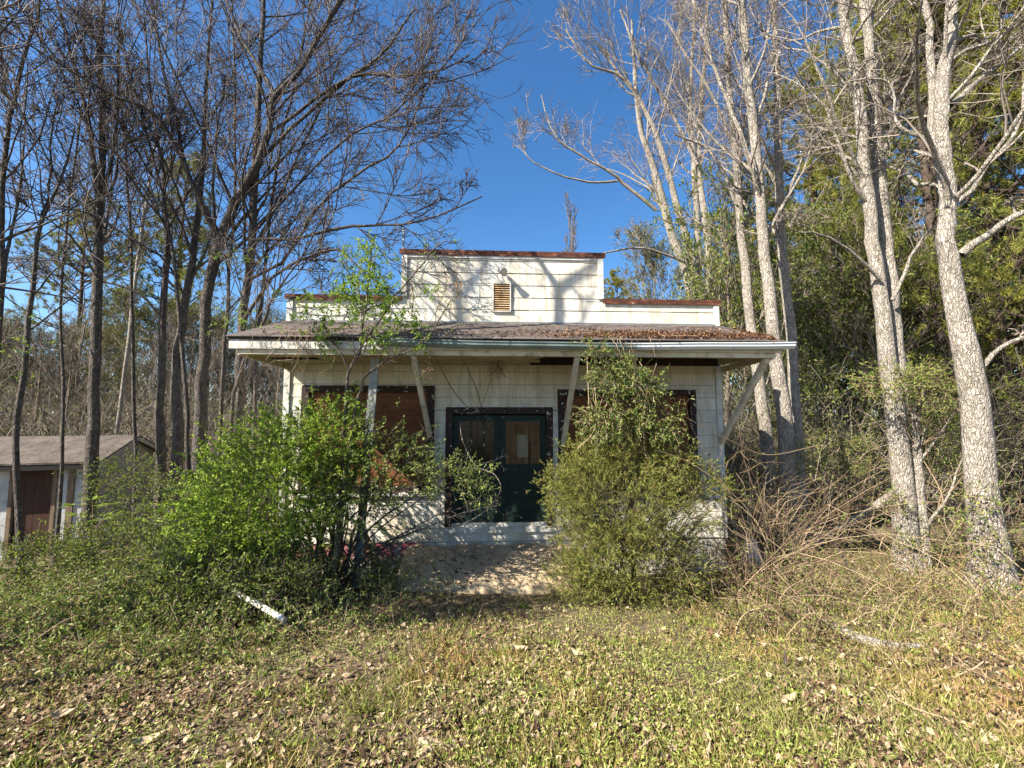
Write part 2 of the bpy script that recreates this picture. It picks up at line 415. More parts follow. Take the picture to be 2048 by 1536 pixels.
# body behind
for u in (UL + .003, UR - .163): bx(u, u + .16, -9, -.165, -.55, 3.1).build('side_wall', M_TRIM, store)
bx(UL + .17, UR - .17, -9, -8.85, -.55, 3.1).build('back_wall', M_TRIM, store)
mb = MB(); bx(UL - .1, UR + .1, -9.1, -.2, 3.11, 3.2, mb); mb.build('main_roof', M_ROOF, store)
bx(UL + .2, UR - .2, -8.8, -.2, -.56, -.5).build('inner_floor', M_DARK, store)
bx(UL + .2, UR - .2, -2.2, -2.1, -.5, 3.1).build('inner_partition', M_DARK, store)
# foundation blocks
fnd = bx(UL + .04, UR - .04, -.2, -.022, -1.4, -.553).build('foundation', M_FOUND, store)
for r_ in range(3):
    for c_ in range(20):
        u0 = UL + .05 + c_ * .4 + (.2 if r_ % 2 else 0); z0 = -1.18 + r_ * .208
        if u0 + .39 > UR: continue
        bx(u0, u0 + .392, -.022, -.004 + rng.uniform(-.003, .003), z0, z0 + .2).build('foundation_block', M_FOUND, fnd)
# coping, trims
for a, b, z in ((UL - .04, PL - .004, WT + .003), (PL - .06, PR + .06, PT + .003), (PR + .004, UR + .04, WT + .003)):
    m = MB(); bx(a, b, -.2, .05, z, z + .045, m); bx(a, b, .032, .048, z - .045, z - .0005, m)
    m.build('coping', M_RUST, store)
for u, z0, z1 in ((PL + .03, WT + .04, PT - .05), (PR - .03, WT + .04, PT - .05), (UL + .045, 3.13, WT - .05), (UR - .045, 3.13, WT - .05), (UR - .05, -.55, 2.44), (UL + .05, -.55, 2.44)):
    bx(u - .05, u + .05, .017, .036, z0, z1).build('corner_trim', M_TRIM, store)
bx(PL + .1, PR - .1, .017, .03, PT - .09, PT - .045).build('frieze_board', M_TRIM, store)
# louvred vent
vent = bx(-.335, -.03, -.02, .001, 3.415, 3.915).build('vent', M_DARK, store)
for a in ((-.348, -.326, 3.40, 3.93), (-.040, -.018, 3.40, 3.93), (-.3255, -.0405, 3.40, 3.42), (-.3255, -.0405, 3.91, 3.93)):
    bx(a[0], a[1], .004, .042, a[2], a[3]).build('vent_frame', M_TRIM, vent)
M_SLAT = woodmat('rusty_slat', (.42, .25, .11), (.62, .47, .28), (.2, 1, 1), dirt=(.3, .14, .05))
for i in range(12):
    z = 3.428 + i * .0405
    MB().hexa([(-.325, -.004, Z(z + .03)), (-.325, -.006, Z(z + .035)), (-.325, -.036, Z(z)), (-.325, -.038, Z(z + .005)),
               (-.041, -.004, Z(z + .03)), (-.041, -.006, Z(z + .035)), (-.041, -.036, Z(z)), (-.041, -.038, Z(z + .005))]).build('vent_slat', M_SLAT, vent)
# flood lamp on the parapet
def tube1(pts, rad, n=10, cap=True): return MB().tubes(np.array([pts], float), np.array([rad], float), n, 0, cap)
c0 = (-.21, 0, Z(4.17))
lamp = tube1([(-.21, -.014, Z(4.17)), (-.21, -.045, Z(4.17))], [.05, .045]).build('flood_lamp', M_METAL, store, True)
tube1([(-.21, -.04, Z(4.17)), (-.205, -.09, Z(4.165)), (-.20, -.12, Z(4.15))], [.015, .014, .014], 8).build('lamp_arm', M_METAL, lamp, True)
d_ = nrm(np.array([.25, -.6, -.45])); p0 = np.array([-.20, -.11, Z(4.15)])
tube1([p0 - d_ * .03, p0 + d_ * .02, p0 + d_ * .07, p0 + d_ * .15], [.025, .034, .04, .064], 14).build('lamp_head', M_METAL, lamp, True)
tube1([p0 + d_ * .146, p0 + d_ * .158], [.06, .035], 14).build('lamp_lens', M_LENS, lamp, True)
# windows: dark frame, boarded with plywood
def window(u0, u1, z0, z1, panels):
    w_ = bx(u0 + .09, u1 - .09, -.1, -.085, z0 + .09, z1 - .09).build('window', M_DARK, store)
    t = .115
    for r in ((u0, u0 + t, z0, z1), (u1 - t, u1, z0, z1), (u0 + t + .0005, u1 - t - .0005, z1 - t, z1 - .001), (u0 + t + .0005, u1 - t - .0005, z0, z0 + t)):
        bx(r[0], r[1], -.06, .034, r[2], r[3]).build('window_frame', M_FRAME, w_)
    bx(u0 - .04, u1 + .04, .0, .07, z0 - .045, z0 - .002).build('window_sill', M_TRIM, w_)
    e = [u0 + t + .004] + [u0 + t + (u1 - u0 - 2 * t) * p for p in panels] + [u1 - t - .004]
    for a, b in zip(e[:-1], e[1:]):
        bx(a + .002, b - .002, -.045, -.03 + rng.uniform(0, .006), z0 + t + .003, z1 - t - .003).build('plywood_board', M_PLY, w_)
window(-3.58, -1.34, .27, 2.09, (.5,))
window(.80, 3.29, .27, 2.035, (.48, .88))
# double door in a dark peeling frame
df = MB(); 
for r in ((-1.145, -1.03, -.3, 1.72), (.60, .712, -.3, 1.72), (-1.0295, .5995, 1.6, 1.719)): bx(r[0], r[1], -.1, .036, r[2], r[3], df)
df.build('door_frame', M_FRAME, store)
def door(u0, u1, boarded):
    d = bx(u0 + .1, u1 - .1, -.085, -.07, -.23, .62).build('door', M_GREEN, store)
    d['label'] = 'green door leaf with plywood over its glass' if boarded else 'green door leaf with dark bare glass'
    for r in ((u0, u0 + .1, -.26, 1.58), (u1 - .1, u1, -.26, 1.58)): bx(r[0], r[1], -.09, -.045, r[2], r[3]).build('door_stile', M_GREEN, d)
    for z0, z1 in ((-.26, -.08), (.18, .28), (.60, .72), (1.47, 1.58)): bx(u0 + .1005, u1 - .1005, -.088, -.047, z0, z1).build('door_rail', M_GREEN, d)
    bx(u0 + .1, u1 - .1, -.074, -.068, .72, 1.47).build('door_pane', M_GLASS, d)
    if boarded:
        bx(u0 + .105, u0 + .30, -.067, -.05, .725, 1.465).build('plywood_board', M_PLYT, d)
        bx(u0 + .305, u0 + .50, -.0675, -.052, .73, 1.46).build('plywood_board', M_PLYT, d)
        bx(u0 + .54, u0 + .70, -.0675, -.054, .725, 1.44).build('plywood_board', M_PLYT, d)
        bx(u0 + .31, u0 + .49, -.0515, -.0495, .85, 1.24).build('faded_notice', M_OLDT, d)
    else:
        for u in (u0 + .30, u0 + .52): bx(u, u + .03, -.0675, -.05, .7205, 1.4695).build('muntin', M_FRAME, d)
    s_ = u0 + .05 if boarded else u1 - .05
    tube1([(s_, .045 + .001, Z(.62)), (s_, .0, Z(.62)), (s_, -.02, Z(.62))], [.012, .012, .022], 8).build('door_knob', M_DARK, d, True)
    bx(s_ - .025, s_ + .025, -.0445, -.04, .52, .70).build('lock_plate', M_DARK, d)
door(-1.025, -.218, False); door(-.212, .595, True)
bx(-1.0, .57, -.08, .05, -.345, -.305).build('door_sill', M_TRIM, store)
bx(-1.14, .70, .017, .045, -.40, -.348).build('door_sill', M_TRIM, store)
bx(.715, .80, .019, .042, .95, 1.62).build('casing_board', M_TRIM, store)
# porch roof
EO, EZ, JZ = 1.38, 2.66, 3.2
EL, ER = -3.99, 3.96
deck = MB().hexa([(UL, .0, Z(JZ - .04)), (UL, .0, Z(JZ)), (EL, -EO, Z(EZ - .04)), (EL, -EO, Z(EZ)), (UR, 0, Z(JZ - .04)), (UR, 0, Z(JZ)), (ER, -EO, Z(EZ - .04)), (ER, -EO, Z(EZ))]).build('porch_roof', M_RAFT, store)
sh = MB(); nc = 11
for i in range(nc):
    f0, f1 = i / nc, (i + 1.15) / nc
    n_ = 26; jit = rng.uniform(-.5, .5)
    a0, b0 = EL + (UL - EL) * f0, ER + (UR - ER) * f0
    ed = np.clip(np.linspace(a0 - .3 + jit * .2, b0 + .3 + jit * .2, n_ + 3), a0, b0)
    for a, b in zip(ed[:-1], ed[1:]):
        if b - a < .02: continue
        o0, o1 = EO * (1 - f0) + .02, max(EO * (1 - f1), .03)
        z0, z1 = EZ + (JZ - EZ) * f0, EZ + (JZ - EZ) * min(f1, .99)
        l0 = .014 + abs(rng.normal()) * .006
        sh.hexa([(a + .003, -o0, Z(z0 + .002)), (a + .003, -o0, Z(z0 + l0)), (a + .003, -o1, Z(z1 + .002)), (a + .003, -o1, Z(z1 + .004)),
                 (b - .003, -o0, Z(z0 + .002)), (b - .003, -o0, Z(z0 + l0)), (b - .003, -o1, Z(z1 + .002)), (b - .003, -o1, Z(z1 + .004))])
sh.build('shingle_courses', M_ROOF, deck, kind='stuff')
bx(UL + .1, UR - .1, .02, .05, 3.205, 3.225).build('flashing', M_METAL, deck)
bx(UL + .02, UR - .02, .002, .012, 2.466, 3.10).build('dark_void_sheet', M_RAFT, store)  # dark sheet added over the wall for the framing and shaded void above the ceiling
# beam, fascia, gutter, ceiling, rafters, braces
bx(EL + .12, ER - .12, EO - .14, EO - .05, 2.43, 2.545).build('porch_beam', M_BEAM, store)
bx(EL + .03, ER - .05, EO - .048, EO - .012, 2.50, 2.615).build('fascia_board', M_TRIM, store)
def gutter(u0, u1, sag):
    n = 14; m = MB(); us = np.linspace(u0, u1, n)
    prof = [(EO - .008, 2.645), (EO + .0, 2.555), (EO + .07, 2.55), (EO + .10, 2.59), (EO + .10, 2.625), (EO + .112, 2.63), (EO + .112, 2.645), (EO + .096, 2.645), (EO + .09, 2.60), (EO + .066, 2.562), (EO + .008, 2.565), (EO + .0, 2.645)]
    V = [(u, -o, Z(z + sag * math.sin((u - u0) / (u1 - u0) * math.pi) * -.03 + .004 * math.sin(u * 3))) for u in us for o, z in prof]
    p = len(prof); q = [(i * p + j, i * p + (j + 1) % p, (i + 1) * p + (j + 1) % p, (i + 1) * p + j) for i in range(n - 1) for j in range(p)]
    return m.add(V, q).build('gutter', M_GUT, store)
gutter(-1.95, ER + .08, 1.3)
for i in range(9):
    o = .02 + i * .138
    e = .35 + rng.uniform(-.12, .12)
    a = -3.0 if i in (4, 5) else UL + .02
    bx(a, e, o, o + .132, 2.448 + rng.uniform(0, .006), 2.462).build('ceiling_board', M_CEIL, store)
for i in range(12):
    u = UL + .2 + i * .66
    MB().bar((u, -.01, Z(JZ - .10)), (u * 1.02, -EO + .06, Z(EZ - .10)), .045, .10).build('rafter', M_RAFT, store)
for i in range(6):
    o = .1 + i * .2
    z = JZ + (EZ - JZ) * (o / EO) - .055
    bx(EL + .2, ER - .2, o, o + .15, z - .008, z).build('roof_sheathing', M_RAFT, deck)
for u0, z0, u1 in ((-1.41, 1.24, -1.47), (.885, 1.07, .88), (3.70, 1.1, 3.74)):
    MB().bar((u0, -.05, Z(z0)), (u1, -EO + .1, Z(2.43)), .085, .07, (1, 0, 0)).build('brace', M_BRACE, store)
MB().bar((ER - .17, -.02, Z(2.40)), (ER - .13, -EO + .1, Z(2.47)), .05, .10).build('end_board', M_BEAM, store)
MB().bar((EL + .17, -.02, Z(2.40)), (EL + .13, -EO + .1, Z(2.47)), .05, .10).build('end_board', M_BEAM, store)
for e0, e1 in ((UL + .05, EL + .16), (UR - .05, ER - .16)):
    MB().hexa([(e0, -.02, Z(2.47)), (e0, -.02, Z(JZ - .06)), (e1, -EO + .15, Z(2.47)), (e1, -EO + .15, Z(EZ - .06 + .02)), (e0 + .02, -.02, Z(2.47)), (e0 + .02, -.02, Z(JZ - .06)), (e1 + .02, -EO + .15, Z(2.47)), (e1 + .02, -EO + .15, Z(EZ - .06 + .02))]).build('end_panel', M_BEAM, store)
pl = tube1([(1.93, -.72, Z(2.56)), (1.93, -.72, Z(2.47)), (1.93, -.72, Z(2.44))], [.07, .06, .03]).build('porch_lamp', M_BULB, store, True)
tube1([(1.93, -.72, Z(2.442)), (1.93, -.72, Z(2.41)), (1.93, -.72, Z(2.37)), (1.93, -.72, Z(2.35))], [.02, .038, .034, .008]).build('bulb', M_BULB, pl, True)
# sandy entrance step
def step():
    m = MB(); us = np.linspace(-1.75, .95, 28); os_ = np.linspace(.02, 1.25, 16); V = []
    for o in os_:
        f = (o - .02) / 1.23
        for u in us:
            e = 1.35 * math.sqrt(max(0, 1 - f ** 3)) - abs(u + .4)
            z = -.60 - .26 * f ** 1.4 + .02 * math.sin(u * 7 + o * 5) + .015 * math.sin(u * 19 - o * 13)
            V.append((u, -o, Z(z - .35 * max(0, -e + .05))))
    n = len(us); q = [(j * n + i, j * n + i + 1, (j + 1) * n + i + 1, (j + 1) * n + i) for j in range(15) for i in range(n - 1)]
    return m.add(V, q).build('entrance_step', M_CONC, store, True)
step()
# service mast
tube1([(-1.99, .26, Z(3.2)), (-1.99, .26, Z(5.05))], [.018, .018], 8).build('service_mast', M_METAL, store, True)
def W(u, o, z):
    c, s = math.cos(R(3)), math.sin(R(3)); return np.array([u * c + o * s, 7 + u * s - o * c, z])

# ------------------------------------------------------------------ shed on the left
SH = np.array([-7.4, 9.0])
shed = thing('shed', 'low white shed with brown door and brown gable roof behind the left trees', 'shed', (-9.2, 9.0, -1.3), R(16))
def sb(x0, x1, y0, y1, z0, z1): return MB().box(x0, x1, y0, y1, z0, z1)
SD_, SHH, RDG = 2.1, 1.92, 2.34
sb(-4.6, -1.42, 0, .12, -.2, SHH).build('wall', M_SHEDW, shed)
sb(-.74, -.50, 0, .12, -.2, SHH).build('wall', M_SHEDW, shed)
sb(-.38, -.125, .001, .12, -.2, SHH).build('wall', M_SHEDW, shed)
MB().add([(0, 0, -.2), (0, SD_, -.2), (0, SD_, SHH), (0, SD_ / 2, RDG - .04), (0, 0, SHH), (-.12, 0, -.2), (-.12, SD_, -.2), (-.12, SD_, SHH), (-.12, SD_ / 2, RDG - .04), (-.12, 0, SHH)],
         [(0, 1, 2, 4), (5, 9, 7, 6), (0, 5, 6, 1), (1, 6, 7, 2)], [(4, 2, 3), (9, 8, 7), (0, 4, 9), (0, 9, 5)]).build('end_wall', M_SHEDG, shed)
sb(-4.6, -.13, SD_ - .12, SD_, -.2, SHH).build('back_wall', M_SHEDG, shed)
sb(-4.5, -.13, .9, 1.0, -.2, SHH).build('inner_partition', M_DARK, shed)
dr = sb(-1.40, -.76, .05, .09, -.1, 1.8).build('door', M_SHEDD, shed)
for i in range(4): sb(-1.395 + i * .16, -1.24 + i * .16, .03, .0495, -.08, 1.78).build('door_plank', M_SHEDD, dr)
for x in (-1.47, -.75): sb(x, x + .07, -.03, -.001, -.2, 1.88).build('door_jamb', M_OLDW, shed)
sb(-.50, -.385, -.02, .1, -.2, SHH).build('wall_post', M_OLDW, shed)
for y0, y1 in ((-.3, SD_ / 2), (SD_ + .3, SD_ / 2)):
    zl, zh = 1.84, RDG
    MB().hexa([(-4.9, y0, zl), (-4.9, y0, zl + .04), (-4.9, y1, zh), (-4.9, y1, zh + .04), (.2, y0, zl), (.2, y0, zl + .04), (.2, y1, zh), (.2, y1, zh + .04)]).build('roof_slope', M_SHEDR, shed)
sb(-4.9, .18, -.29, -.26, 1.72, 1.835).build('fascia_board', M_DARK, shed)
for y0, y1 in ((-.28, SD_ / 2), (SD_ + .28, SD_ / 2)): MB().bar((.18, y0, 1.80), (.18, y1, RDG - .05), .03, .09).build('barge_board', M_SHEDG, shed)

# ------------------------------------------------------------------ growing wood
def cr(pts, n):
    """smooth curve through control points (any columns)"""
    p = np.array(pts, float); p = np.vstack([2 * p[0] - p[1], p, 2 * p[-1] - p[-2]])
    t = np.linspace(0, len(p) - 3 - 1e-6, n); i = t.astype(int); f = (t - i)[:, None]
    a, b, c, d = p[i], p[i + 1], p[i + 2], p[i + 3]
    return .5 * (2 * b + (c - a) * f + (2 * a - 5 * b + 4 * c - d) * f ** 2 + (3 * b - a - 3 * c + d) * f ** 3)
def stem(pts, Y, n=16, dy=0.0, jit=.012):
    """a stem from photographed points (px, py, width px); Y its depth, dy how far its top leans away"""
    c = cr(pts, n); P = np.empty((n, 3)); Rd = np.empty(n)
    for i in range(n):
        y = Y + dy * i / (n - 1)
        P[i] = at(c[i, 0], c[i, 1], y); Rd[i] = max(c[i, 2], 1.2) / 2 * y / FPX * math.cos(math.atan((c[i, 0] - 1024) / FPX)) * (.7 if c[i, 0] < 640 else .86)
    P[1:] += rng.normal(size=(n - 1, 3)) * jit
    return P, Rd
def grow(P, Rd, n, t=(.2, .95), ang=(30, 60), ln=(.3, .6), K=6, up=.15, wig=.14, rr=.6, rmin=.004, rend=.5, drift=(0, 0, 0), lmin=0):
    M_, Kp = P.shape[:2]
    idx = np.repeat(np.arange(M_), n) if np.isscalar(n) else np.repeat(np.arange(M_), n)
    if len(idx) == 0: return np.zeros((0, K, 3)), np.zeros((0, K))
    tn = rng.uniform(t[0], t[1], len(idx)); tt = tn * (Kp - 1); k = np.minimum(tt.astype(int), Kp - 2); f = (tt - k)[:, None]
    a, b = P[idx, k], P[idx, k + 1]; pos = a + (b - a) * f; tan = nrm(b - a)
    r = Rd[idx, k] * (1 - f[:, 0]) + Rd[idx, k + 1] * f[:, 0]
    pl_ = np.linalg.norm(np.diff(P, axis=1), axis=2).sum(1)[idx]
    q = rv(len(idx)); q = nrm(q - (q * tan).sum(1, keepdims=True) * tan)
    an = np.radians(rng.uniform(ang[0], ang[1], len(idx)))[:, None]
    d = np.cos(an) * tan + np.sin(an) * q; d[:, 2] += up; d = nrm(d + np.array(drift))
    L = np.maximum(rng.uniform(ln[0], ln[1], len(idx)) * pl_ * (1.15 - .6 * tn), lmin); seg = (L / (K - 1))[:, None]
    out = np.empty((len(idx), K, 3)); out[:, 0] = pos
    for i in range(1, K):
        out[:, i] = out[:, i - 1] + d * seg
        d = nrm(d + rng.normal(size=d.shape) * wig + np.array([0, 0, up * .35]))
    r0 = np.maximum(r * rr, rmin); ta = np.linspace(1, 0, K)[None]
    R2 = r0[:, None] * ta + np.maximum(rmin * rend, .0016) * (1 - ta)
    return out, R2
def cull(P, Rd, m=140):
    ok = inview(P[:, 0], m) | inview(P[:, -1], m); return P[ok], Rd[ok]
def tips(P, n, t0=.3):
    """n points along each stem with the direction there"""
    M_, K = P.shape[:2]; idx = np.repeat(np.arange(M_), n); tt = rng.uniform(t0, .999, len(idx)) * (K - 1); k = tt.astype(int); f = (tt - k)[:, None]
    a, b = P[idx, k], P[idx, k + 1]; return a + (b - a) * f, nrm(b - a)
NTRI = [0]
def tree(name, label, trunks, limbs=(), group=None, bark=None, twig=None, lv=((9, (.35, .98)), (7, (.25, 1)), (6, (.2, 1)), (4, (.2, 1))),
         ang=(20, 48), lens=((.2, .45), (.35, .7), (.45, .9), (.45, 1.)), up=.2, wig=.085, tw=.0052, cat='tree', leaf=None, leafn=0, leafs=.03, drift=(0, 0, 0), m=140):
    """trunks / limbs: (P, R) pairs in world space"""
    bark = bark or B_DARK; twig = twig or B_DTW
    base = trunks[0][0][0]; root = thing(name, label, cat, (base[0], base[1], min(base[2], float(gz(base[0], base[1])))), 0, group)
    for P, Rd in trunks:
        g0 = float(gz(P[0][0], P[0][1])) - .12
        if P[0][2] > g0 + .05 and P is trunks[0][0]:
            k_ = max(1, int((P[0][2] - g0) / .5)); d0 = (P[0] - P[1]) / max(P[1][2] - P[0][2], .05)
            ext = np.array([P[0] + (d0 * .35 + np.array([0, 0, -.65])) / .9 * 0 + np.array([d0[0] * .3, d0[1] * .3, -1]) * (P[0][2] - g0) * f_ for f_ in np.linspace(1, 1 / k_, k_)])
            P = np.vstack([ext, P]); Rd = np.concatenate([np.full(k_, Rd[0]), Rd])
        Rd = Rd.copy()
        if P[0][2] < .3: Rd[0] *= 1.3; Rd[1] *= 1.08
        keep(MB().tubes(P, Rd, 12, .03).build('trunk', bark, None, True), root)
    for P, Rd in limbs: keep(MB().tubes(P, Rd, 8, .04).build('limb', bark, None, True), root)
    src = list(trunks) + list(limbs); crown = MB(); last = []
    Ps, Rs = zip(*src)
    n = max(len(p) for p in Ps)
    Ps = np.stack([p if len(p) == n else cr(p, n) for p in Ps]); Rs = np.stack([r_ if len(r_) == n else cr(r_[:, None], n)[:, 0] for r_ in Rs])
    for i, (cnt, t) in enumerate(lv):
        ln_ = np.linalg.norm(np.diff(Ps, axis=1), axis=2).sum(1)
        if i == 0: cnt = np.maximum(2, np.round(cnt * np.minimum(ln_ / ln_.max() * 1.35, 1.15))).astype(int)
        K = (9, 6, 4, 2)[min(i, 3)]
        Ps, Rs = grow(Ps, Rs, cnt, t, (ang[0], ang[1] + 6 * i), lens[i], K, up if i < 2 else up * .5, wig * (1 + .2 * i), .4 if i == 0 else .58, tw * (2.2, 1.5, 1.15, 1)[min(i, 3)], .6, drift if i < 2 else (0, 0, 0))
        if i == 0: Rs = np.minimum(Rs, np.linspace(.042, .006, K)[None])
        if i >= 1: Ps, Rs = cull(Ps, Rs, m)
        if i == 0: keep(MB().tubes(Ps, Rs, 6).build('branches', bark, None, True, kind='stuff'), root)
        else: crown.tubes(Ps, Rs, (6, 4, 3, 3)[min(i, 3)])
    keep(crown.build('crown', twig, None, True), root)
    if leaf:
        C, D = tips(Ps, leafn); f = MB().leaves(C, nrm(D * .4 + rv(len(C))), rv(len(C)), leafs * rng.uniform(.6, 1.3, len(C)), leafs * .5 * rng.uniform(.7, 1.3, len(C)))
        keep(f.build('foliage', leaf, None, False, kind='stuff'), root)
    NTRI[0] += len(crown.q)
    return root

# ---- dark bare trees on the left
L3Y = 7.9
c_main = stem([(398, 945, 50), (402, 820, 38), (408, 720, 35), (412, 620, 33), (425, 530, 33), (440, 480, 32), (465, 420, 29), (490, 370, 27), (520, 310, 25), (540, 250, 22), (548, 190, 19), (600, 140, 15), (640, 70, 13), (690, -10, 10)], L3Y, 26, -.5)
tree('bare_tree', 'thickest dark bare tree left of the store, bending right above the porch roof', [c_main],
     [stem([(548, 190, 16), (520, 140, 14), (490, 90, 11), (460, 20, 9), (440, -30, 7)], L3Y - .3, 10),
      stem([(440, 475, 24), (400, 400, 20), (355, 300, 17), (305, 225, 14), (220, 190, 11), (140, 140, 9), (60, 90, 8), (-20, 50, 6)], L3Y, 16, -2.2),
      stem([(438, 480, 18), (385, 370, 15), (345, 220, 12), (318, 90, 9), (300, -20, 7)], L3Y, 12, .6),
      stem([(548, 260, 12), (640, 190, 9), (720, 150, 7), (800, 150, 6), (880, 140, 4), (942, 108, 3)], L3Y - .3, 12, -.8),
      stem([(520, 320, 12), (600, 240, 10), (700, 155, 8), (760, 110, 6), (830, 20, 4)], L3Y - .2, 12, -.6),
      stem([(430, 530, 14), (500, 470, 10), (570, 400, 8), (650, 310, 6), (720, 260, 5), (790, 225, 4), (880, 150, 3), (965, 205, 2.4)], L3Y - .1, 14, -1.0)],
     'bare trees left of the store', lv=((11, (.3, .98)), (6, (.15, 1)), (5, (.15, 1)), (2, (.2, 1))), up=.12)
d_st = stem([(470, 900, 38), (478, 780, 31), (485, 650, 28), (495, 560, 26), (505, 450, 25), (512, 300, 22), (520, 150, 17), (528, -30, 13)], 7.6, 22, .2)
tree('bare_tree', 'straight dark bare tree nearest the left end of the porch roof', [d_st],
     [stem([(505, 480, 12), (600, 475, 9), (680, 455, 8), (760, 450, 6), (850, 440, 5), (965, 392, 3)], 7.5, 14, -.9),
      stem([(497, 560, 12), (570, 520, 9), (640, 410, 8), (720, 345, 6), (790, 300, 5), (830, 230, 4), (862, 165, 3)], 7.5, 14, -.6),
      stem([(500, 505, 10), (560, 400, 8), (600, 300, 7), (640, 220, 5), (680, 120, 4)], 7.6, 12, .3),
      stem([(488, 640, 13), (540, 560, 10), (600, 520, 8), (680, 500, 6), (740, 560, 4)], 7.4, 12, -.8)],
     'bare trees left of the store', lv=((12, (.3, .98)), (6, (.15, 1)), (5, (.15, 1)), (2, (.2, 1))), up=.08)
tree('bare_tree', 'slim dark bare trunk just left of the thickest one', [stem([(355, 910, 36), (352, 760, 30), (365, 640, 26), (385, 520, 22), (400, 400, 18), (410, 250, 14), (420, 100, 10), (425, -30, 8)], 8.3, 20, .3)],
     [stem([(372, 600, 10), (330, 520, 8), (250, 470, 7), (180, 430, 6), (90, 400, 5), (-20, 380, 4)], 8.2, 14, -1.5),
      stem([(385, 520, 12), (350, 420, 9), (290, 330, 7), (240, 240, 6), (180, 120, 5)], 8.3, 12, -.8)],
     'bare trees left of the store', lv=((9, (.3, .98)), (7, (.15, 1)), (5, (.15, 1)), (2, (.2, 1))), up=.14)
tree('bare_tree', 'dark bare tree rising beside the right end of the shed', [stem([(322, 905, 32), (322, 800, 26), (326, 650, 23), (332, 500, 20), (330, 400, 16), (318, 300, 12), (300, 180, 8), (290, 40, 6)], 8.7, 18)],
     [stem([(328, 640, 10), (280, 590, 8), (200, 560, 7), (110, 520, 5), (-20, 500, 4)], 8.6, 12, -1.0),
      stem([(330, 470, 10), (380, 380, 8), (430, 280, 6), (450, 150, 5)], 8.7, 10, .3)],
     'bare trees left of the store', lv=((9, (.3, .98)), (7, (.15, 1)), (5, (.15, 1)), (2, (.2, 1))), up=.14)
tree('bare_tree', 'tall forked bare tree in front of the shed roof', [stem([(182, 960, 46), (188, 800, 37), (194, 640, 34), (198, 480, 32), (199, 400, 30), (203, 320, 22), (204, 200, 19), (200, 100, 17), (206, -30, 15)], 7.6, 22)],
     [stem([(198, 410, 20), (184, 290, 17), (165, 190, 15), (140, 100, 12), (105, -30, 10)], 7.6, 12, -.4),
      stem([(199, 420, 16), (217, 350, 13), (226, 300, 11), (235, 220, 8), (236, 100, 5)], 7.6, 10, .2),
      stem([(197, 560, 9), (140, 470, 7), (70, 430, 6), (-20, 390, 5)], 7.5, 10, -1)],
     'bare trees left of the store', lv=((9, (.3, .98)), (7, (.15, 1)), (5, (.15, 1)), (2, (.2, 1))), up=.15)
tree('bare_tree', 'thin leaning bare tree in front of the shed door', [stem([(42, 1110, 26), (37, 950, 22), (36, 850, 22), (50, 700, 20), (62, 610, 18), (76, 500, 15), (85, 440, 13), (104, 395, 11), (137, 320, 8), (150, 250, 5)], 7.0, 18)],
     [stem([(80, 460, 9), (100, 370, 8), (103, 260, 7), (120, 190, 5)], 7.0, 10, .2), stem([(66, 590, 8), (110, 540, 6), (160, 520, 4)], 7.0, 8)],
     'bare trees left of the store', lv=((7, (.35, .98)), (6, (.15, 1)), (5, (.15, 1)), (2, (.2, 1))), up=.15)
tree('bare_tree', 'bare tree cut by the left edge of the picture', [stem([(-14, 820, 32), (-6, 660, 28), (2, 520, 24), (2, 400, 22), (8, 300, 19), (25, 208, 16), (46, 125, 14), (74, 42, 11), (80, -30, 9)], 6.7, 18)],
     [stem([(0, 640, 14), (17, 500, 12), (40, 385, 9), (50, 250, 6), (55, 230, 5)], 6.7, 10, .3)],
     'bare trees left of the store', lv=((8, (.35, .98)), (6, (.15, 1)), (5, (.15, 1)), (2, (.2, 1))), up=.15)
tree('bare_tree', 'pale slender bare tree slanting behind the shed roof', [stem([(228, 900, 15), (255, 700, 13), (270, 560, 12), (285, 450, 11), (300, 360, 9), (312, 270, 6)], 12.5, 14)], (),
     'bare trees left of the store', B_PALE, B_DTW, lv=((8, (.35, .98)), (5, (.15, 1)), (4, (.15, 1)), (3, (.2, 1))))
LVT = ((9, (.3, .98)), (5, (.2, 1)), (4, (.2, 1)), (2, (.2, 1)))
for lab_, pts_, Y_ in (('thin bare stem between the shed end and the trunk cluster', [(272, 900, 13), (266, 700, 12), (262, 500, 10), (250, 300, 8), (240, 120, 6), (235, -30, 4)], 8.4),
                       ('thin straight stem right of the thickest left trunk', [(438, 930, 14), (445, 760, 13), (455, 600, 11), (468, 400, 9), (470, 200, 7), (462, -30, 5)], 7.7),
                       ('thin stem leaning left out of the trunk cluster', [(376, 930, 15), (372, 760, 13), (352, 560, 11), (322, 380, 9), (275, 200, 7), (230, 30, 4)], 7.8),
                       ('slender stem right of the straight tree by the porch roof', [(508, 880, 13), (515, 700, 12), (535, 500, 10), (560, 300, 8), (600, 120, 6), (630, -30, 4)], 8.2),
                       ('slender stem left of the forked tree before the shed', [(120, 1000, 13), (128, 800, 12), (120, 600, 10), (140, 400, 8), (165, 200, 6), (170, 0, 4)], 8.0),
                       ('crooked dark stem arching over the left end of the porch', [(455, 960, 16), (462, 830, 14), (480, 740, 12), (520, 660, 10), (545, 600, 7), (600, 520, 5), (650, 430, 4)], 6.9)):
    tree('bare_sapling', lab_, [stem(pts_, Y_, 18)], (), 'thin bare stems left of the store', B_DARK, B_DTW, LVT, up=.16)
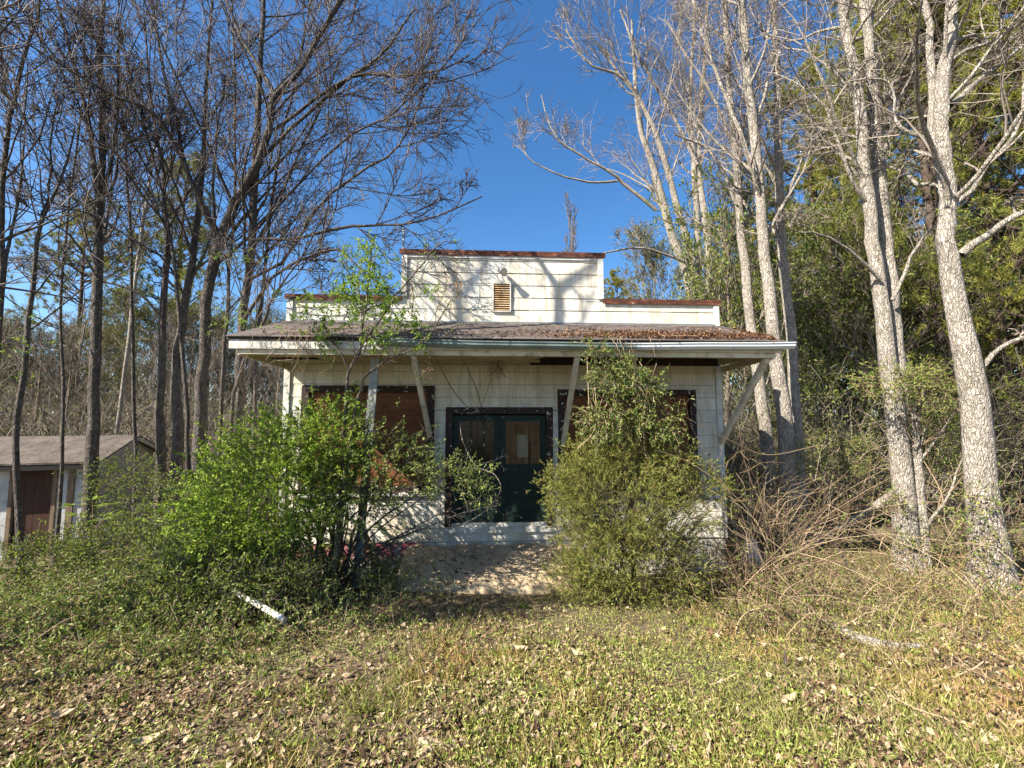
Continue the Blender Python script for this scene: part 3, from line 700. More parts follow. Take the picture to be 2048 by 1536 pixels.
# ---- pale trees on the right
GP = 'pale trunked trees right of the store'
LVR = ((9, (.5, .98)), (6, (.2, 1)), (5, (.2, 1)), (2, (.2, 1)))
tree('pale_tree', 'massive pale trunk at the right edge with twisting limbs', [stem([(1988, 1195, 112), (1967, 1000, 88), (1947, 800, 76), (1925, 690, 68), (1906, 560, 56), (1890, 470, 49), (1899, 400, 45), (1893, 330, 42), (1882, 230, 40), (1890, 130, 37), (1905, 60, 30), (1917, -60, 24)], 5.9, 28)],
     [stem([(1900, 440, 22), (1882, 370, 24), (1868, 290, 24), (1866, 180, 24), (1858, 80, 21), (1842, -40, 18)], 5.9, 14, .2),
      stem([(1922, 510, 30), (1985, 462, 25), (2060, 420, 22), (2140, 400, 18)], 5.9, 10, -.4),
      stem([(1900, 210, 20), (1960, 160, 17), (2050, 90, 14)], 5.9, 10, .2),
      stem([(1880, 330, 15), (1852, 282, 13), (1797, 250, 11), (1792, 205, 9), (1772, 160, 7), (1700, 160, 4)], 5.8, 14, .2),
      stem([(1960, 740, 18), (2010, 690, 15), (2090, 660, 12)], 5.9, 8, -.4)],
     GP, B_PALE, B_PTW, LVR, (30, 65), up=.1, wig=.2)
p5 = stem([(1818, 1150, 70), (1802, 950, 54), (1786, 780, 49), (1768, 640, 41), (1752, 520, 36), (1738, 400, 34), (1726, 300, 32), (1720, 200, 30), (1700, 100, 27), (1678, -30, 24)], 7.0, 24)
p6 = stem([(1800, 830, 42), (1790, 700, 46), (1784, 600, 41), (1769, 450, 37), (1757, 330, 34), (1750, 230, 32), (1738, 100, 28), (1727, -30, 25)], 7.05, 20, .3)
tree('pale_tree', 'pale twin-stemmed tree, second from the right edge', [p5, p6],
     [stem([(1760, 560, 12), (1700, 500, 9), (1640, 470, 7), (1590, 460, 4)], 6.9, 10, -.5), stem([(1785, 600, 12), (1840, 480, 9), (1900, 440, 7)], 6.9, 10, -.5)],
     GP, B_PALE, B_PTW, LVR, (30, 60), up=.15, wig=.18)
tree('pale_tree', 'small vine-wrapped dead stem against the twin-stemmed tree', [stem([(1850, 1160, 30), (1840, 1000, 26), (1832, 900, 22), (1826, 820, 12)], 6.9, 12)], (), GP, B_PALE, B_TAN, ((5, (.1, 1)), (4, (.2, 1)), (3, (.2, 1))), lens=((.3, .6), (.4, .7), (.4, .8)))
tree('pale_tree', 'pale trunk crossing the right end of the gutter', [stem([(1585, 1125, 50), (1579, 980, 43), (1570, 850, 39), (1553, 720, 34), (1540, 600, 31), (1525, 480, 28), (1520, 400, 26), (1505, 230, 23), (1492, 100, 20), (1482, -30, 18)], 8.3, 24)],
     [stem([(1520, 390, 12), (1480, 260, 10), (1440, 160, 8), (1400, 60, 6)], 8.3, 10, .4), stem([(1508, 250, 9), (1540, 150, 7), (1580, 60, 5)], 8.3, 8)],
     GP, B_PALE, B_PTW, LVR, (25, 50), up=.2)
tree('pale_tree', 'pale trunk right beside the one crossing the gutter', [stem([(1602, 1095, 34), (1596, 900, 28), (1588, 760, 27), (1577, 620, 26), (1566, 500, 25), (1560, 400, 23), (1556, 250, 20), (1552, 100, 18), (1550, -30, 16)], 8.9, 22)],
     [stem([(1562, 430, 9), (1600, 330, 8), (1640, 260, 5)], 8.9, 8)],
     GP, B_PALE, B_PTW, LVR, (25, 50), up=.2)
tree('pale_tree', 'pale trunk seen through the right porch brace', [stem([(1548, 1080, 38), (1530, 870, 31), (1518, 770, 28), (1503, 650, 25), (1487, 500, 22), (1478, 400, 20), (1466, 250, 17), (1456, 120, 15), (1450, -30, 13)], 9.6, 22)],
     [stem([(1482, 430, 8), (1440, 330, 7), (1400, 290, 6), (1350, 270, 4)], 9.6, 10), stem([(1470, 300, 8), (1420, 180, 7), (1380, 120, 5), (1330, 40, 4)], 9.6, 10)],
     GP, B_PALE, B_PTW, LVR, (25, 50), up=.2)
Y1 = 14.5
tree('pale_tree', 'many-stemmed bare tree fanning up behind the right parapet', [
      stem([(1386, 700, 26), (1377, 560, 22), (1345, 480, 20), (1322, 390, 18), (1298, 310, 15), (1280, 255, 12), (1270, 150, 9), (1262, 40, 6)], Y1, 20),
      stem([(1390, 650, 20), (1378, 500, 18), (1355, 420, 16), (1338, 350, 15), (1312, 270, 13), (1280, 200, 10), (1240, 150, 7), (1200, 90, 5)], Y1 + .2, 18, -.4),
      stem([(1402, 700, 19), (1396, 500, 17), (1392, 400, 15), (1385, 300, 14), (1380, 200, 12), (1385, 100, 9), (1392, -30, 7)], Y1 + .4, 18),
      stem([(1422, 700, 22), (1418, 500, 19), (1405, 400, 17), (1398, 340, 15), (1400, 230, 12), (1410, 100, 10), (1416, -30, 8)], Y1 + .2, 18, .4)],
     [stem([(1312, 420, 10), (1250, 370, 8), (1222, 345, 7), (1160, 310, 5), (1110, 270, 4), (1082, 190, 3)], Y1, 14, -.6),
      stem([(1235, 362, 6), (1180, 365, 5), (1120, 350, 4), (1062, 320, 3), (1044, 290, 2.4)], Y1 - .2, 12, -.3),
      stem([(1340, 350, 9), (1290, 220, 8), (1240, 150, 6), (1180, 130, 5), (1130, 60, 3.5)], Y1, 12, -.4),
      stem([(1395, 330, 9), (1340, 220, 8), (1280, 120, 6), (1240, 20, 4)], Y1, 12, .4),
      stem([(1372, 525, 7), (1320, 505, 6), (1270, 495, 5), (1205, 507, 4)], Y1 - .3, 8, -.5)],
     GP, B_PALE, B_PTW, ((8, (.35, .98)), (6, (.15, 1)), (5, (.2, 1)), (2, (.2, 1))), (18, 42), up=.22, tw=.0065)
# ---- a tree out of the frame on the left: it throws the branch shadow on the parapet
SD = SUN / abs(SUN[1] / 1.096)
def shd(u, z, k=3.0): return W(u, 0, z) + SD * k
def lm(pts, r0, r1, k=3.0): p = cr([shd(*q, k) for q in pts], 12); return p, np.linspace(r0, r1, 12) * .9
j1 = shd(.2, 1.2); j0 = np.array([j1[0] - 1.3, j1[1] - .5, .0])
tree('shade_tree', 'bare tree standing outside the picture to the left', [(cr([j0, (j0 + j1) / 2 + np.array([.1, 0, 0]), j1], 14), np.linspace(.15, .09, 14))],
     [lm([(.2, 1.2), (.8, 2.6), (.86, 3.3), (.85, 3.75), (.76, 3.98), (.5, 4.35), (.2, 4.9), (.1, 5.6)], .075, .03), lm([(.85, 3.74), (1.0, 3.98), (1.35, 4.2), (1.8, 4.6)], .04, .02), lm([(.85, 3.5), (1.1, 2.9), (1.5, 3.8)], .025, .012),
      lm([(.2, 1.2), (-.6, 2.5), (-.88, 3.2), (-.86, 2.9), (-1.02, 4.1), (-1.4, 4.6), (-1.6, 5.3)], .065, .03, 2.9), lm([(-.86, 3.66), (-.6, 4.05), (-.35, 4.45), (0, 5)], .036, .02, 2.9), lm([(-.9, 3.2), (-1.2, 3.5), (-1.7, 3.9)], .03, .015, 2.9)],
     None, B_DARK, B_DTW, ((7, (.3, .98)), (5, (.3, 1)), (4, (.3, 1))), up=.15, m=4000)

def leafy_shade():
    root = thing('shade_tree', 'leafy tree outside the picture on the left that shades the ground', 'tree', (-6.5, 1.7, -.2)); c = np.array([-6.0, 1.95, 4.3])
    P = cr([(-6.6, 1.6, -.4), (-6.5, 1.7, 1.5), (-6.3, 1.8, 3), c], 10); keep(MB().tubes(P[None], np.linspace(.09, .03, 10)[None], 7).build('trunk', B_DARK, None, True), root)
    lf = MB(); u = rv(150); q = np.repeat(c + u * rng.uniform(.3, 1, (150, 1)) * np.array([1.35, .5, .7]), 14, 0); q = q + rng.normal(size=q.shape) * .12
    lf.leaves(q, rv(len(q)), rv(len(q)), .1, .05); keep(lf.build('foliage', F_HONEY, None, False, kind='stuff'), root)
leafy_shade()
# ------------------------------------------------------------------ background trees, built once and copied
def copy_tree(root, loc, sc, rz, label, group=None):
    r = root.copy(); COL.objects.link(r); r.location = loc; r.scale = (sc[0], sc[0], sc[1]) ; r.rotation_euler = (0, 0, rz); r['label'] = label
    if group: r['group'] = group
    for c in root.children:
        d = c.copy(); COL.objects.link(d); d.parent = r
    return r
def wildwood(name, label, cat, group, H, spread_, bare, leaf, nleaf, ls, bark, twig, z0=.3, kids=(18, 8, 6), tw=.012, up=.25, ang=(30, 55)):
    root = thing(name, label, cat, (0, 0, 0), 0, group)
    P = cr([(0, 0, -.4), (.1, .05, H * .3), (-.1, .1, H * .65), (.05, 0, H)], 12); Rd = np.linspace(H * .014, .02, 12)
    MB().tubes(P, Rd, 8, .03).build('trunk', bark, root, True)
    m = MB(); Ps, Rs = P[None], Rd[None]
    for i, n in enumerate(kids):
        Ps, Rs = grow(Ps, Rs, n, (z0 if i == 0 else .2, .98), ang, (spread_, (.35, .65), (.4, .8))[i] if i else (spread_ * .7, spread_ * 1.2), (7, 5, 4)[i], up, .16, .5, tw * (1.8, 1.2, 1)[i])
        m.tubes(Ps, Rs, (4, 3, 3)[i])
    m.build('crown', twig, root, True)
    if nleaf:
        C, D = tips(Ps, nleaf, .2); C = C + rng.normal(size=C.shape) * .06
        MB().leaves(C, nrm(D + rv(len(C))), rv(len(C)), ls * rng.uniform(.6, 1.4, len(C)), ls * .4 * rng.uniform(.6, 1.4, len(C))).build('foliage', leaf, root, False, kind='stuff')
    return root
def pine_proto(label, group, H, seed_w, z0):
    root = thing('pine_tree', label, 'pine tree', (0, 0, 0), 0, group)
    P = cr([(0, 0, -.5), (.08, .05, H * .4), (-.05, .1, H * .75), (0, 0, H)], 12); Rd = np.linspace(H * .013, .03, 12)
    MB().tubes(P, Rd, 8, .04).build('trunk', B_PINE, root, True)
    m = MB(); n = 64; t = np.sort(rng.uniform(z0, .99, n)); a = rng.uniform(0, 6.28, n)
    k = t * 11; ki = np.minimum(k.astype(int), 10); base = P[ki] + (P[ki + 1] - P[ki]) * (k - ki)[:, None]
    L = seed_w * (1.05 - t) ** .65 * rng.uniform(.6, 1.15, n) + .4; K = 7; Ps = np.empty((n, K, 3)); Ps[:, 0] = base
    d = np.stack([np.cos(a), np.sin(a), .15 + t * .5], 1); d = nrm(d)
    for i in range(1, K): Ps[:, i] = Ps[:, i - 1] + d * (L / (K - 1))[:, None]; d = nrm(d + rng.normal(size=d.shape) * .15 + np.array([0, 0, .06]))
    Rs = np.linspace(.045, .008, K)[None] * np.ones((n, 1)); m.tubes(Ps, Rs, 4)
    Pb, Rb = grow(Ps, Rs, 9, (.25, 1), (25, 60), (.25, .5), 4, .12, .2, .5, .008); m.tubes(Pb, Rb, 3)
    Pc, Rc = grow(Pb, Rb, 2, (.3, 1), (20, 55), (.4, .8), 3, .12, .2, .6, .006); m.tubes(Pc, Rc, 3)
    m.build('crown', B_PINE, root, True)
    f = MB(); C, D = tips(Pc, 6, .3); nb = 11
    C = np.repeat(C, nb, 0); D = np.repeat(D, nb, 0)
    f.blades(C, nrm(D * .7 + rv(len(C))), rng.uniform(.12, .22, len(C)), .016)
    f.build('foliage', F_PINE, root, False, kind='stuff'); return root
def place(root, px, Y, top, H, wide=1.0, rz=0):
    p = at(px, 828, Y); z = float(gz(p[0], Y)); zt = at(px, top, Y)[2]; s = (zt - z) / H
    root.location = (p[0], Y, z); root.scale = (s * wide, s * wide, s); root.rotation_euler = (0, 0, rz); return (p[0], Y, z), (s * wide, s)
GPN = 'evergreen pines right of the store'
pA = pine_proto('dark pine standing behind the pale trunks over the gutter end', GPN, 14, 3.4, .3); place(pA, 1655, 19, 150, 14, .8)
pB = pine_proto('tall yellow-green pine filling the top right corner', GPN, 14, 4.6, .12); place(pB, 2010, 13.5, -260, 14, .8)
for src, px, Y, top, wd, rz, lab in (
        (pB, 1800, 20, 40, .75, 1, 'pine crown showing between the twin-stemmed tree and the massive trunk'),
        (pA, 1905, 18, -60, .95, 2, 'pine behind the massive trunk at the right'),
        (pB, 2160, 16, -200, .8, 3, 'pine at the far right, mostly cut by the picture edge'),
        (pB, 1885, 12.5, -150, .62, 5.2, 'yellow-green pine close behind the massive right trunk'),
        (pB, 2110, 11.5, -120, .7, 2.2, 'yellow-green pine boughs at the right edge beside the massive trunk'),
        (pA, 1730, 25, 230, .9, 4, 'low distant pine right of the dark pine'),
        (pA, 1545, 27, 440, 1.0, 5, 'small far pine right of the parapet, behind the trunk seen through the brace'),
        (pB, 1240, 30, 565, 1.1, 1.5, 'far low green tree just right of the tall parapet step'),
        (pA, 1460, 30, 470, .9, 2.5, 'far small pine directly above the right end of the parapet')):
    p = at(px, 828, Y); z = float(gz(p[0], Y)); s = (at(px, top, Y)[2] - z) / 14
    copy_tree(src, (p[0], Y, z), (s * wd, s), rz, lab, GPN)
for src, px, Y, top, wd, rz, lab in ((pB, 140, 24, 420, .9, 0, 'olive pine far behind the leaning thin tree on the left'), (pA, 345, 26, 330, .8, 2, 'olive pine far behind the dark trunk cluster on the left')):
    p = at(px, 828, Y); z = float(gz(p[0], Y)); s = (at(px, top, Y)[2] - z) / 14
    copy_tree(src, (p[0], Y, z), (s * wd, s), rz, lab, 'olive pines far left')
wA = wildwood('woodland_tree', 'round pale green tree top behind the right parapet', 'tree', None, 9, .42, False, F_WOODS, 7, .12, B_FAR, B_FAR, .35, (22, 8, 6), .012, .2)
place(wA, 1318, 24, 520, 9, .75)
wC = wildwood('woodland_tree', 'bare grey tree tip poking over the tall parapet', 'tree', None, 12, .2, True, None, 0, 0, B_FAR, B_FAR, .4, (22, 7, 6), .012, .5, (20, 40)); place(wC, 1147, 30, 445, 12, .7)
wD = wildwood('woodland_tree', 'low leafy tree seen just right of the porch brace', 'tree', 'leafy trees right of the store', 9, .42, False, F_UNDER, 9, .13, B_FAR, B_FAR, .2, (22, 8, 6), .012, .15); place(wD, 1500, 17, 600, 9, 1.)
wB = wildwood('woodland_tree', 'grey-brown bare tree in the woods behind the shed', 'tree', 'bare woods behind the shed', 10, .36, True, None, 0, 0, B_FAR, B_FAR, .22, (18, 8, 7), .011, .25)
r2 = np.random.default_rng(5); first = True
ORD = 'leftmost,second from the left,third from the left,fourth from the left,fifth from the left,sixth from the left,seventh from the left,eighth from the left,ninth from the left,tenth from the left,eleventh from the left,eleventh from the right,tenth from the right,ninth from the right,eighth from the right,seventh from the right,sixth from the right,fifth from the right,fourth from the right,third from the right,second from the right,rightmost'.split(',')
def nth(i, n): return ORD[i] if i < (n + 1) // 2 else ORD[22 - (n - i)]
def wood(px, Y, top, lab, grp, src):
    global first
    p = at(px, 828, Y); z = float(gz(p[0], Y)); H = 10 if src is wB else 9; s = (at(px, top, Y)[2] - z) / H
    if src is wB and first: place(wB, px, Y, top, 10, .9); first = False; wB['label'] = lab; return
    copy_tree(src, (p[0], Y, z), (s * r2.uniform(.8, 1.1), s), r2.uniform(0, 6), lab, grp)
for i in range(22):
    wood(-60 + i * 31 + r2.uniform(-12, 12), r2.uniform(15, 26), r2.uniform(600, 720), 'grey-brown bare tree in the woods behind the shed, ' + nth(i, 22), 'bare woods behind the shed', wB)
for i in range(9):
    wood(-40 + i * 75 + r2.uniform(-15, 15), r2.uniform(17, 25), r2.uniform(640, 710), 'low olive-leaved tree in the woods behind the shed, ' + nth(i, 9), 'olive trees behind the shed', wA)
for i in range(10):
    wood(1450 + i * 68 + r2.uniform(-12, 12), r2.uniform(12, 22), r2.uniform(420, 640), 'bare brown tree in the woods right of the store, ' + nth(i, 10), 'bare woods right of the store', wB)
for i in range(14):
    wood(1470 + i * 46 + r2.uniform(-15, 15), r2.uniform(12, 20), r2.uniform(430, 660), 'low green-leaved tree in the woods right of the store, ' + nth(i, 14), 'leafy trees right of the store', wD)

# ------------------------------------------------------------------ leafy sprays
def sprays(tw, lf, C, D, L, nl, ls, K=4, droop=.1, wl=.5, r=.0035, kind='leaf', wig=.15, spread_=.9):
    n = len(C); D = nrm(D); L = np.broadcast_to(np.asarray(L, float), (n,)); P = np.empty((n, K, 3)); P[:, 0] = C; d = D
    for i in range(1, K):
        P[:, i] = P[:, i - 1] + d * (L / (K - 1))[:, None]; d = nrm(d + rng.normal(size=d.shape) * wig + np.array([0, 0, -droop]))
    if tw is not None: tw.tubes(P, np.linspace(r, r * .4, K)[None] * np.ones((n, 1)), 3)
    if nl:
        c, t = tips(P, nl, .1)
        if kind == 'leaf': lf.leaves(c, nrm(t * .5 + rv(len(c)) * spread_), nrm(rv(len(c)) + np.array([0, 0, .8])), ls * rng.uniform(.6, 1.35, len(c)), ls * wl * rng.uniform(.7, 1.3, len(c)))
        else: lf.blades(c, nrm(t + rv(len(c)) * spread_), ls * rng.uniform(.6, 1.4, len(c)), ls * wl)
    return P
def cloud(c, rad, ncl, per, s=.16, lo=.45, flat=0):
    """clumped points in an ellipsoid, with outward directions"""
    u = rv(ncl); q = c + u * (rng.uniform(lo ** 3, 1, (ncl, 1)) ** (1 / 3)) * np.array(rad)
    q = np.repeat(q, per, 0) + rng.normal(size=(ncl * per, 3)) * s
    d = nrm((q - c) / np.array(rad)); ok = q[:, 2] > gz(q[:, 0], q[:, 1]) + .02
    return q[ok], d[ok]
# thickets that nobody could count
def thicket(name, label, x0, x1, y0, y1, n, h, leaf, nl, ls, green=1.0):
    x = rng.uniform(x0, x1, n); y = rng.uniform(y0, y1, n); b = np.stack([x, y, gz(x, y) - .05], 1)
    K = 6; P = np.empty((n, K, 3)); P[:, 0] = b; L = h * rng.uniform(.4, 1.1, n); d = nrm(rv(n) * .5 + np.array([0, 0, 1.]))
    for i in range(1, K): P[:, i] = P[:, i - 1] + d * (L / (K - 1))[:, None]; d = nrm(d + rng.normal(size=d.shape) * .25)
    Rs = np.linspace(.018, .006, K)[None] * rng.uniform(.5, 1.3, (n, 1)); m = MB().tubes(P, Rs, 3)
    Pb, Rb = grow(P, Rs, 6, (.15, 1), (30, 70), (.3, .6), 4, .1, .25, .6, .006); m.tubes(Pb, Rb, 3)
    m.build(name + '_stems', B_FAR, None, False, kind='stuff', label=label + ', its bare stems', category='thicket')
    C, D = tips(np.concatenate([Pb]), nl, .1); C = C + rng.normal(size=C.shape) * .08
    MB().leaves(C, rv(len(C)), nrm(rv(len(C)) + np.array([0, 0, .7])), ls * rng.uniform(.6, 1.4, len(C)), ls * .5 * rng.uniform(.7, 1.3, len(C))).build(name + '_leaves', leaf, None, False, kind='stuff', label=label + ', its leaves', category='thicket')
thicket('thicket', 'grey-green thicket behind the shed', -17, -4.3, 11.8, 16, 700, 4.2, F_WOODS, 4, .075)
thicket('undergrowth', 'green undergrowth in the woods right of the store', 4.9, 18, 10.2, 16, 900, 4.6, F_UNDER, 9, .062)

# ------------------------------------------------------------------ shrubs in front of the store
G0 = lambda px, py, Y: at(px, py, Y)
def shrubA():
    base = on_ground(655, 1165)
    root = thing('leafy_shrub', 'bright green leafy shrub spreading in front of the left window', 'shrub', base)
    tw, lf = MB(), MB()
    for c, rad, ncl, per in ((G0(545, 985, 5.45), (.98, .75, .85), 115, 12), (G0(490, 1030, 5.25), (.62, .6, .6), 60, 12), (G0(620, 895, 5.5), (.72, .6, .5), 66, 12)):
        C, D = cloud(c, rad, ncl, per, .12); sprays(tw, lf, C, D * .8 + np.array([-.1, -.1, .35]) + rv(len(C)) * .5, rng.uniform(.12, .32, len(C)), 13, .042, 3, droop=.18)
    keep(lf.build('foliage', F_SHRUB, None, False, kind='stuff'), root)
    st = MB()
    for i in range(26):
        tx = rng.uniform(400, 760); ty = rng.uniform(850, 1050)
        a = base + np.array([rng.normal() * .22, rng.normal() * .15, -.03]); b = at(tx, ty, 5.45 + rng.normal() * .3)
        mid = (a * .55 + b * .45) + np.array([0, 0, .35]) + rng.normal(size=3) * .1
        P = cr([a, mid, b], 9); st.tubes(P, np.linspace(rng.uniform(.012, .022), .005, 9), 5)
    keep(st.build('stem', B_DARK, None, True), root)
    keep(tw.build('twigs', B_DTW, None, False, kind='stuff'), root)
    r2_ = thing('leafy_shrub', 'darker sparse shrub with arching branches between left window and door', 'shrub', on_ground(700, 1160))
    tw, lf = MB(), MB()
    for c, rad, ncl, per, s in ((G0(760, 930, 5.55), (.75, .55, .5), 56, 10, .12), (G0(700, 1000, 5.5), (.5, .5, .3), 20, 9, .12), (G0(905, 960, 5.5), (.45, .3, .16), 16, 9, .07), (G0(950, 990, 5.5), (.2, .2, .15), 8, 8, .06)):
        C, D = cloud(c, rad, ncl, per, s); sprays(tw, lf, C, D * .8 + np.array([.15, -.1, .2]) + rv(len(C)) * .5, rng.uniform(.1, .26, len(C)), 9, .040, 3, droop=.15)
    keep(lf.build('foliage', F_HONEY, None, False, kind='stuff'), r2_); keep(tw.build('twigs', B_DTW, None, False, kind='stuff'), r2_)
    st = MB(); b0 = on_ground(662, 1185)
    for tx, ty, r0 in ((800, 880, .03), (900, 950, .022), (960, 1000, .018), (740, 850, .03), (690, 900, .03), (870, 860, .018), (840, 1080, .016), (1000, 1010, .016), (780, 960, .02), (620, 930, .02), (890, 1070, .014), (980, 920, .013)):
        b = at(tx, ty, 5.5 + rng.normal() * .15); a = b0 + np.array([rng.normal() * .12, rng.normal() * .1, -.04])
        P = cr([a, a * .6 + b * .4 + np.array([-.1, 0, .2]), a * .25 + b * .75 + np.array([0, 0, .16]), b], 12); P[1:] += rng.normal(size=(11, 3)) * .012
        Rd = np.linspace(r0, .004, 12); st.tubes(P, Rd, 5)
        Pb, Rb = grow(P[None], Rd[None], 7, (.35, 1), (30, 70), (.12, .3), 5, .1, .25, .6, .0035); st.tubes(Pb, Rb, 3)
        Pc, Rc = grow(Pb, Rb, 3, (.3, 1), (30, 70), (.3, .6), 4, .1, .3, .6, .003); st.tubes(Pc, Rc, 3)
    keep(st.build('stem', B_DARK, None, True), r2_)
shrubA()
def sapling():
    t1 = stem([(668, 1150, 11), (684, 950, 9), (690, 840, 8), (700, 740, 7), (722, 690, 5.5), (733, 610, 4), (742, 520, 5), (745, 480, 3)], 5.35, 18)
    t2 = stem([(672, 1130, 10), (704, 880, 8), (715, 800, 7), (730, 755, 5.5), (770, 720, 4), (830, 695, 3), (868, 655, 4), (900, 600, 3)], 5.4, 18, -.1)
    lb = [stem([(722, 690, 7), (760, 640, 6), (800, 580, 5), (850, 520, 4), (890, 480, 3)], 5.35, 12, -.1), stem([(735, 620, 5), (700, 560, 4), (690, 500, 3)], 5.35, 8), stem([(700, 740, 5), (670, 690, 4), (640, 640, 3)], 5.35, 8)]
    root = thing('sapling', 'tall thin sapling with fresh leaves rising past the porch roof', 'sapling', t1[0][0])
    for P, Rd in (t1, t2): keep(MB().tubes(P, Rd, 8, .03).build('stem', B_TANB, None, True), root)
    m = MB(); 
    for P, Rd in lb: m.tubes(P, Rd, 5)
    al = [t1, t2] + lb; Ps = np.stack([cr(p, 12) for p, _ in al]); Rs = np.stack([np.interp(np.linspace(0, 1, 12), np.linspace(0, 1, len(r_)), r_) for _, r_ in al])
    Pb, Rb = grow(Ps, Rs, 11, (.45, 1), (30, 70), (.14, .3), 6, .1, .18, .5, .0035); m.tubes(Pb, Rb, 4)
    Pc, Rc = grow(Pb, Rb, 5, (.2, 1), (30, 70), (.3, .7), 4, .08, .22, .6, .003); m.tubes(Pc, Rc, 3)
    keep(m.build('branches', B_DTW, None, True, kind='stuff'), root)
    lf = MB(); C, D = tips(Pc, 3, .3); lf.leaves(C, nrm(D * .4 + rv(len(C))), nrm(rv(len(C)) + np.array([0, 0, .8])), .032 * rng.uniform(.6, 1.3, len(C)), .016)
    for px, py, s, n in ((735, 510, .11, 46), (728, 560, .15, 64), (765, 590, .15, 70), (715, 610, .15, 66), (785, 640, .13, 50), (690, 590, .12, 36), (750, 680, .12, 34), (660, 680, .14, 24), (600, 620, .16, 22), (830, 650, .08, 14), (842, 690, .07, 12), (845, 590, .1, 12), (640, 640, .14, 16), (700, 800, .1, 16), (690, 840, .14, 24), (630, 600, .15, 12)):
        c = at(px, py, 5.35) + rng.normal(size=(n, 3)) * s; sprays(None, lf, c, rv(n) + np.array([0, 0, .4]), .14, 12, .044)
    keep(lf.build('foliage', F_SAP, None, False, kind='stuff'), root)
sapling()
def fresh_clump(label, px, py, Y, n, s, rz):
    root = thing('leaf_cluster', label, 'leaf cluster', at(px, py, Y)); tw, lf = MB(), MB()
    c = at(px, py, Y) + rng.normal(size=(n, 3)) * np.array(s); sprays(tw, lf, c, rv(n) + np.array([.4, 0, .3]), .16, 8, .045)
    keep(lf.build('foliage', F_SAP, None, False, kind='stuff'), root); keep(tw.build('twigs', B_DTW, None, False, kind='stuff'), root)
fresh_clump('fresh green leaf tuft on the trunk above the left end of the porch roof', 480, 520, 7.3, 34, (.3, .2, .1), 0)
fresh_clump('small fresh green leaf tuft just over the left porch roof end', 470, 640, 6.4, 18, (.2, .15, .12), 0)
fresh_clump('yellow-green leaf tuft hanging at the left edge by the thin tree', 35, 690, 6.6, 22, (.18, .2, .25), 0)
def cedar():
    base = on_ground(1265, 1205); Y = base[1]
    root = thing('cedar_bush', 'big feathery yellow-green cedar bush in front of the right window', 'bush', base)
    tw, lf = MB(), MB()
    for px, py, rad, ncl, per in ((1255, 1015, (.98, .7, .6), 150, 14), (1255, 1110, (.92, .65, .42), 84, 13), (1250, 925, (.68, .45, .24), 50, 12), (1395, 975, (.38, .35, .22), 30, 11), (1125, 970, (.26, .3, .26), 24, 10), (1340, 915, (.3, .3, .16), 14, 9), (1150, 900, (.2, .2, .12), 8, 9), (1180, 1150, (.55, .45, .28), 50, 11), (1330, 1140, (.5, .4, .3), 40, 11)):
        c = at(px, py, Y); C, D = cloud(c, rad, ncl, per, .09, .3)
        sprays(None, lf, C, D * .7 + np.array([0, -.1, .35]) + rv(len(C)) * .6, rng.uniform(.08, .24, len(C)), 17, .046, 3, .0, .19, .0025, 'blade', .2, .9)
    nw = 260; u = rv(nw); q = at(1255, 1030, Y) + u * np.array([.85, .55, .7]) * rng.uniform(.6, 1, (nw, 1)); q = q[q[:, 2] > gz(q[:, 0], q[:, 1]) + .1]; nw = len(q)
    sprays(tw, lf, q, nrm(q - at(1255, 1150, Y)) + rv(nw) * .35 + np.array([0, -.1, .1]), rng.uniform(.3, .65, nw), 46, .042, 5, .03, .16, .003, 'blade', .15, .8)
    keep(lf.build('foliage', F_CEDAR, None, False, kind='stuff'), root); keep(tw.build('twigs', B_TANB, None, False, kind='stuff'), root)
    st = MB(); a = base + np.array([0, 0, -.05])
    st.tubes(cr([a, a + np.array([.03, 0, .8]), at(1250, 860, Y)], 10), np.linspace(.05, .012, 10), 7)
    for i in range(40):
        b = at(rng.uniform(1090, 1420), rng.uniform(900, 1150), Y + rng.normal() * .3); s0 = a + (at(1250, 860, Y) - a) * rng.uniform(.05, .8)
        st.tubes(cr([s0, (s0 + b) / 2 + np.array([0, 0, -.05]), b], 7), np.linspace(.014, .004, 7), 4)
    
    a_ = rng.uniform(0, 6.28, 500); r_ = rng.uniform(.1, .95, 500) ** .7; q = a + np.stack([np.cos(a_) * r_ * .95, np.sin(a_) * r_ * .6, rng.uniform(.1, 1.5, 500)], 1)
    sprays(st, None, q, nrm((q - a) * np.array([1, 1, .2])) + np.array([0, 0, .5]) + rv(500) * .4, .45, 0, 0, 4, .02, r=.004)
    keep(st.build('stem', B_TANB, None, True), root)
    v = thing('climbing_vine', 'leafy climbing vine reaching from the cedar bush up to the gutter', 'vine', at(1240, 900, 5.35)); tw, lf = MB(), MB()
    for px, py, rad, ncl, per in ((1215, 745, (.2, .16, .26), 20, 8), (1265, 775, (.33, .22, .2), 30, 8), (1310, 850, (.32, .25, .2), 22, 8), (1205, 840, (.24, .2, .2), 18, 8), (1250, 850, (.3, .2, .2), 18, 8), (1195, 705, (.06, .08, .14), 6, 6)):
        C, D = cloud(at(px, py, 5.4), rad, ncl, per, .06, .2); sprays(tw, lf, C, D * .6 + rv(len(C)) * .6 + np.array([0, 0, -.1]), rng.uniform(.1, .25, len(C)), 8, .05, 4, .25, .42)
    keep(lf.build('foliage', F_VINE, None, False, kind='stuff'), v)
    for i in range(26):
        a_ = at(rng.uniform(1170, 1320), rng.uniform(690, 790), 5.45); b_ = at(rng.uniform(1130, 1360), rng.uniform(830, 930), 5.35)
        tw.tubes(cr([a_, (a_ + b_) / 2 + rng.normal(size=3) * .12, b_], 9), np.full(9, .004), 3)
    keep(tw.build('stems', B_TAN, None, False, kind='stuff'), v)
cedar()
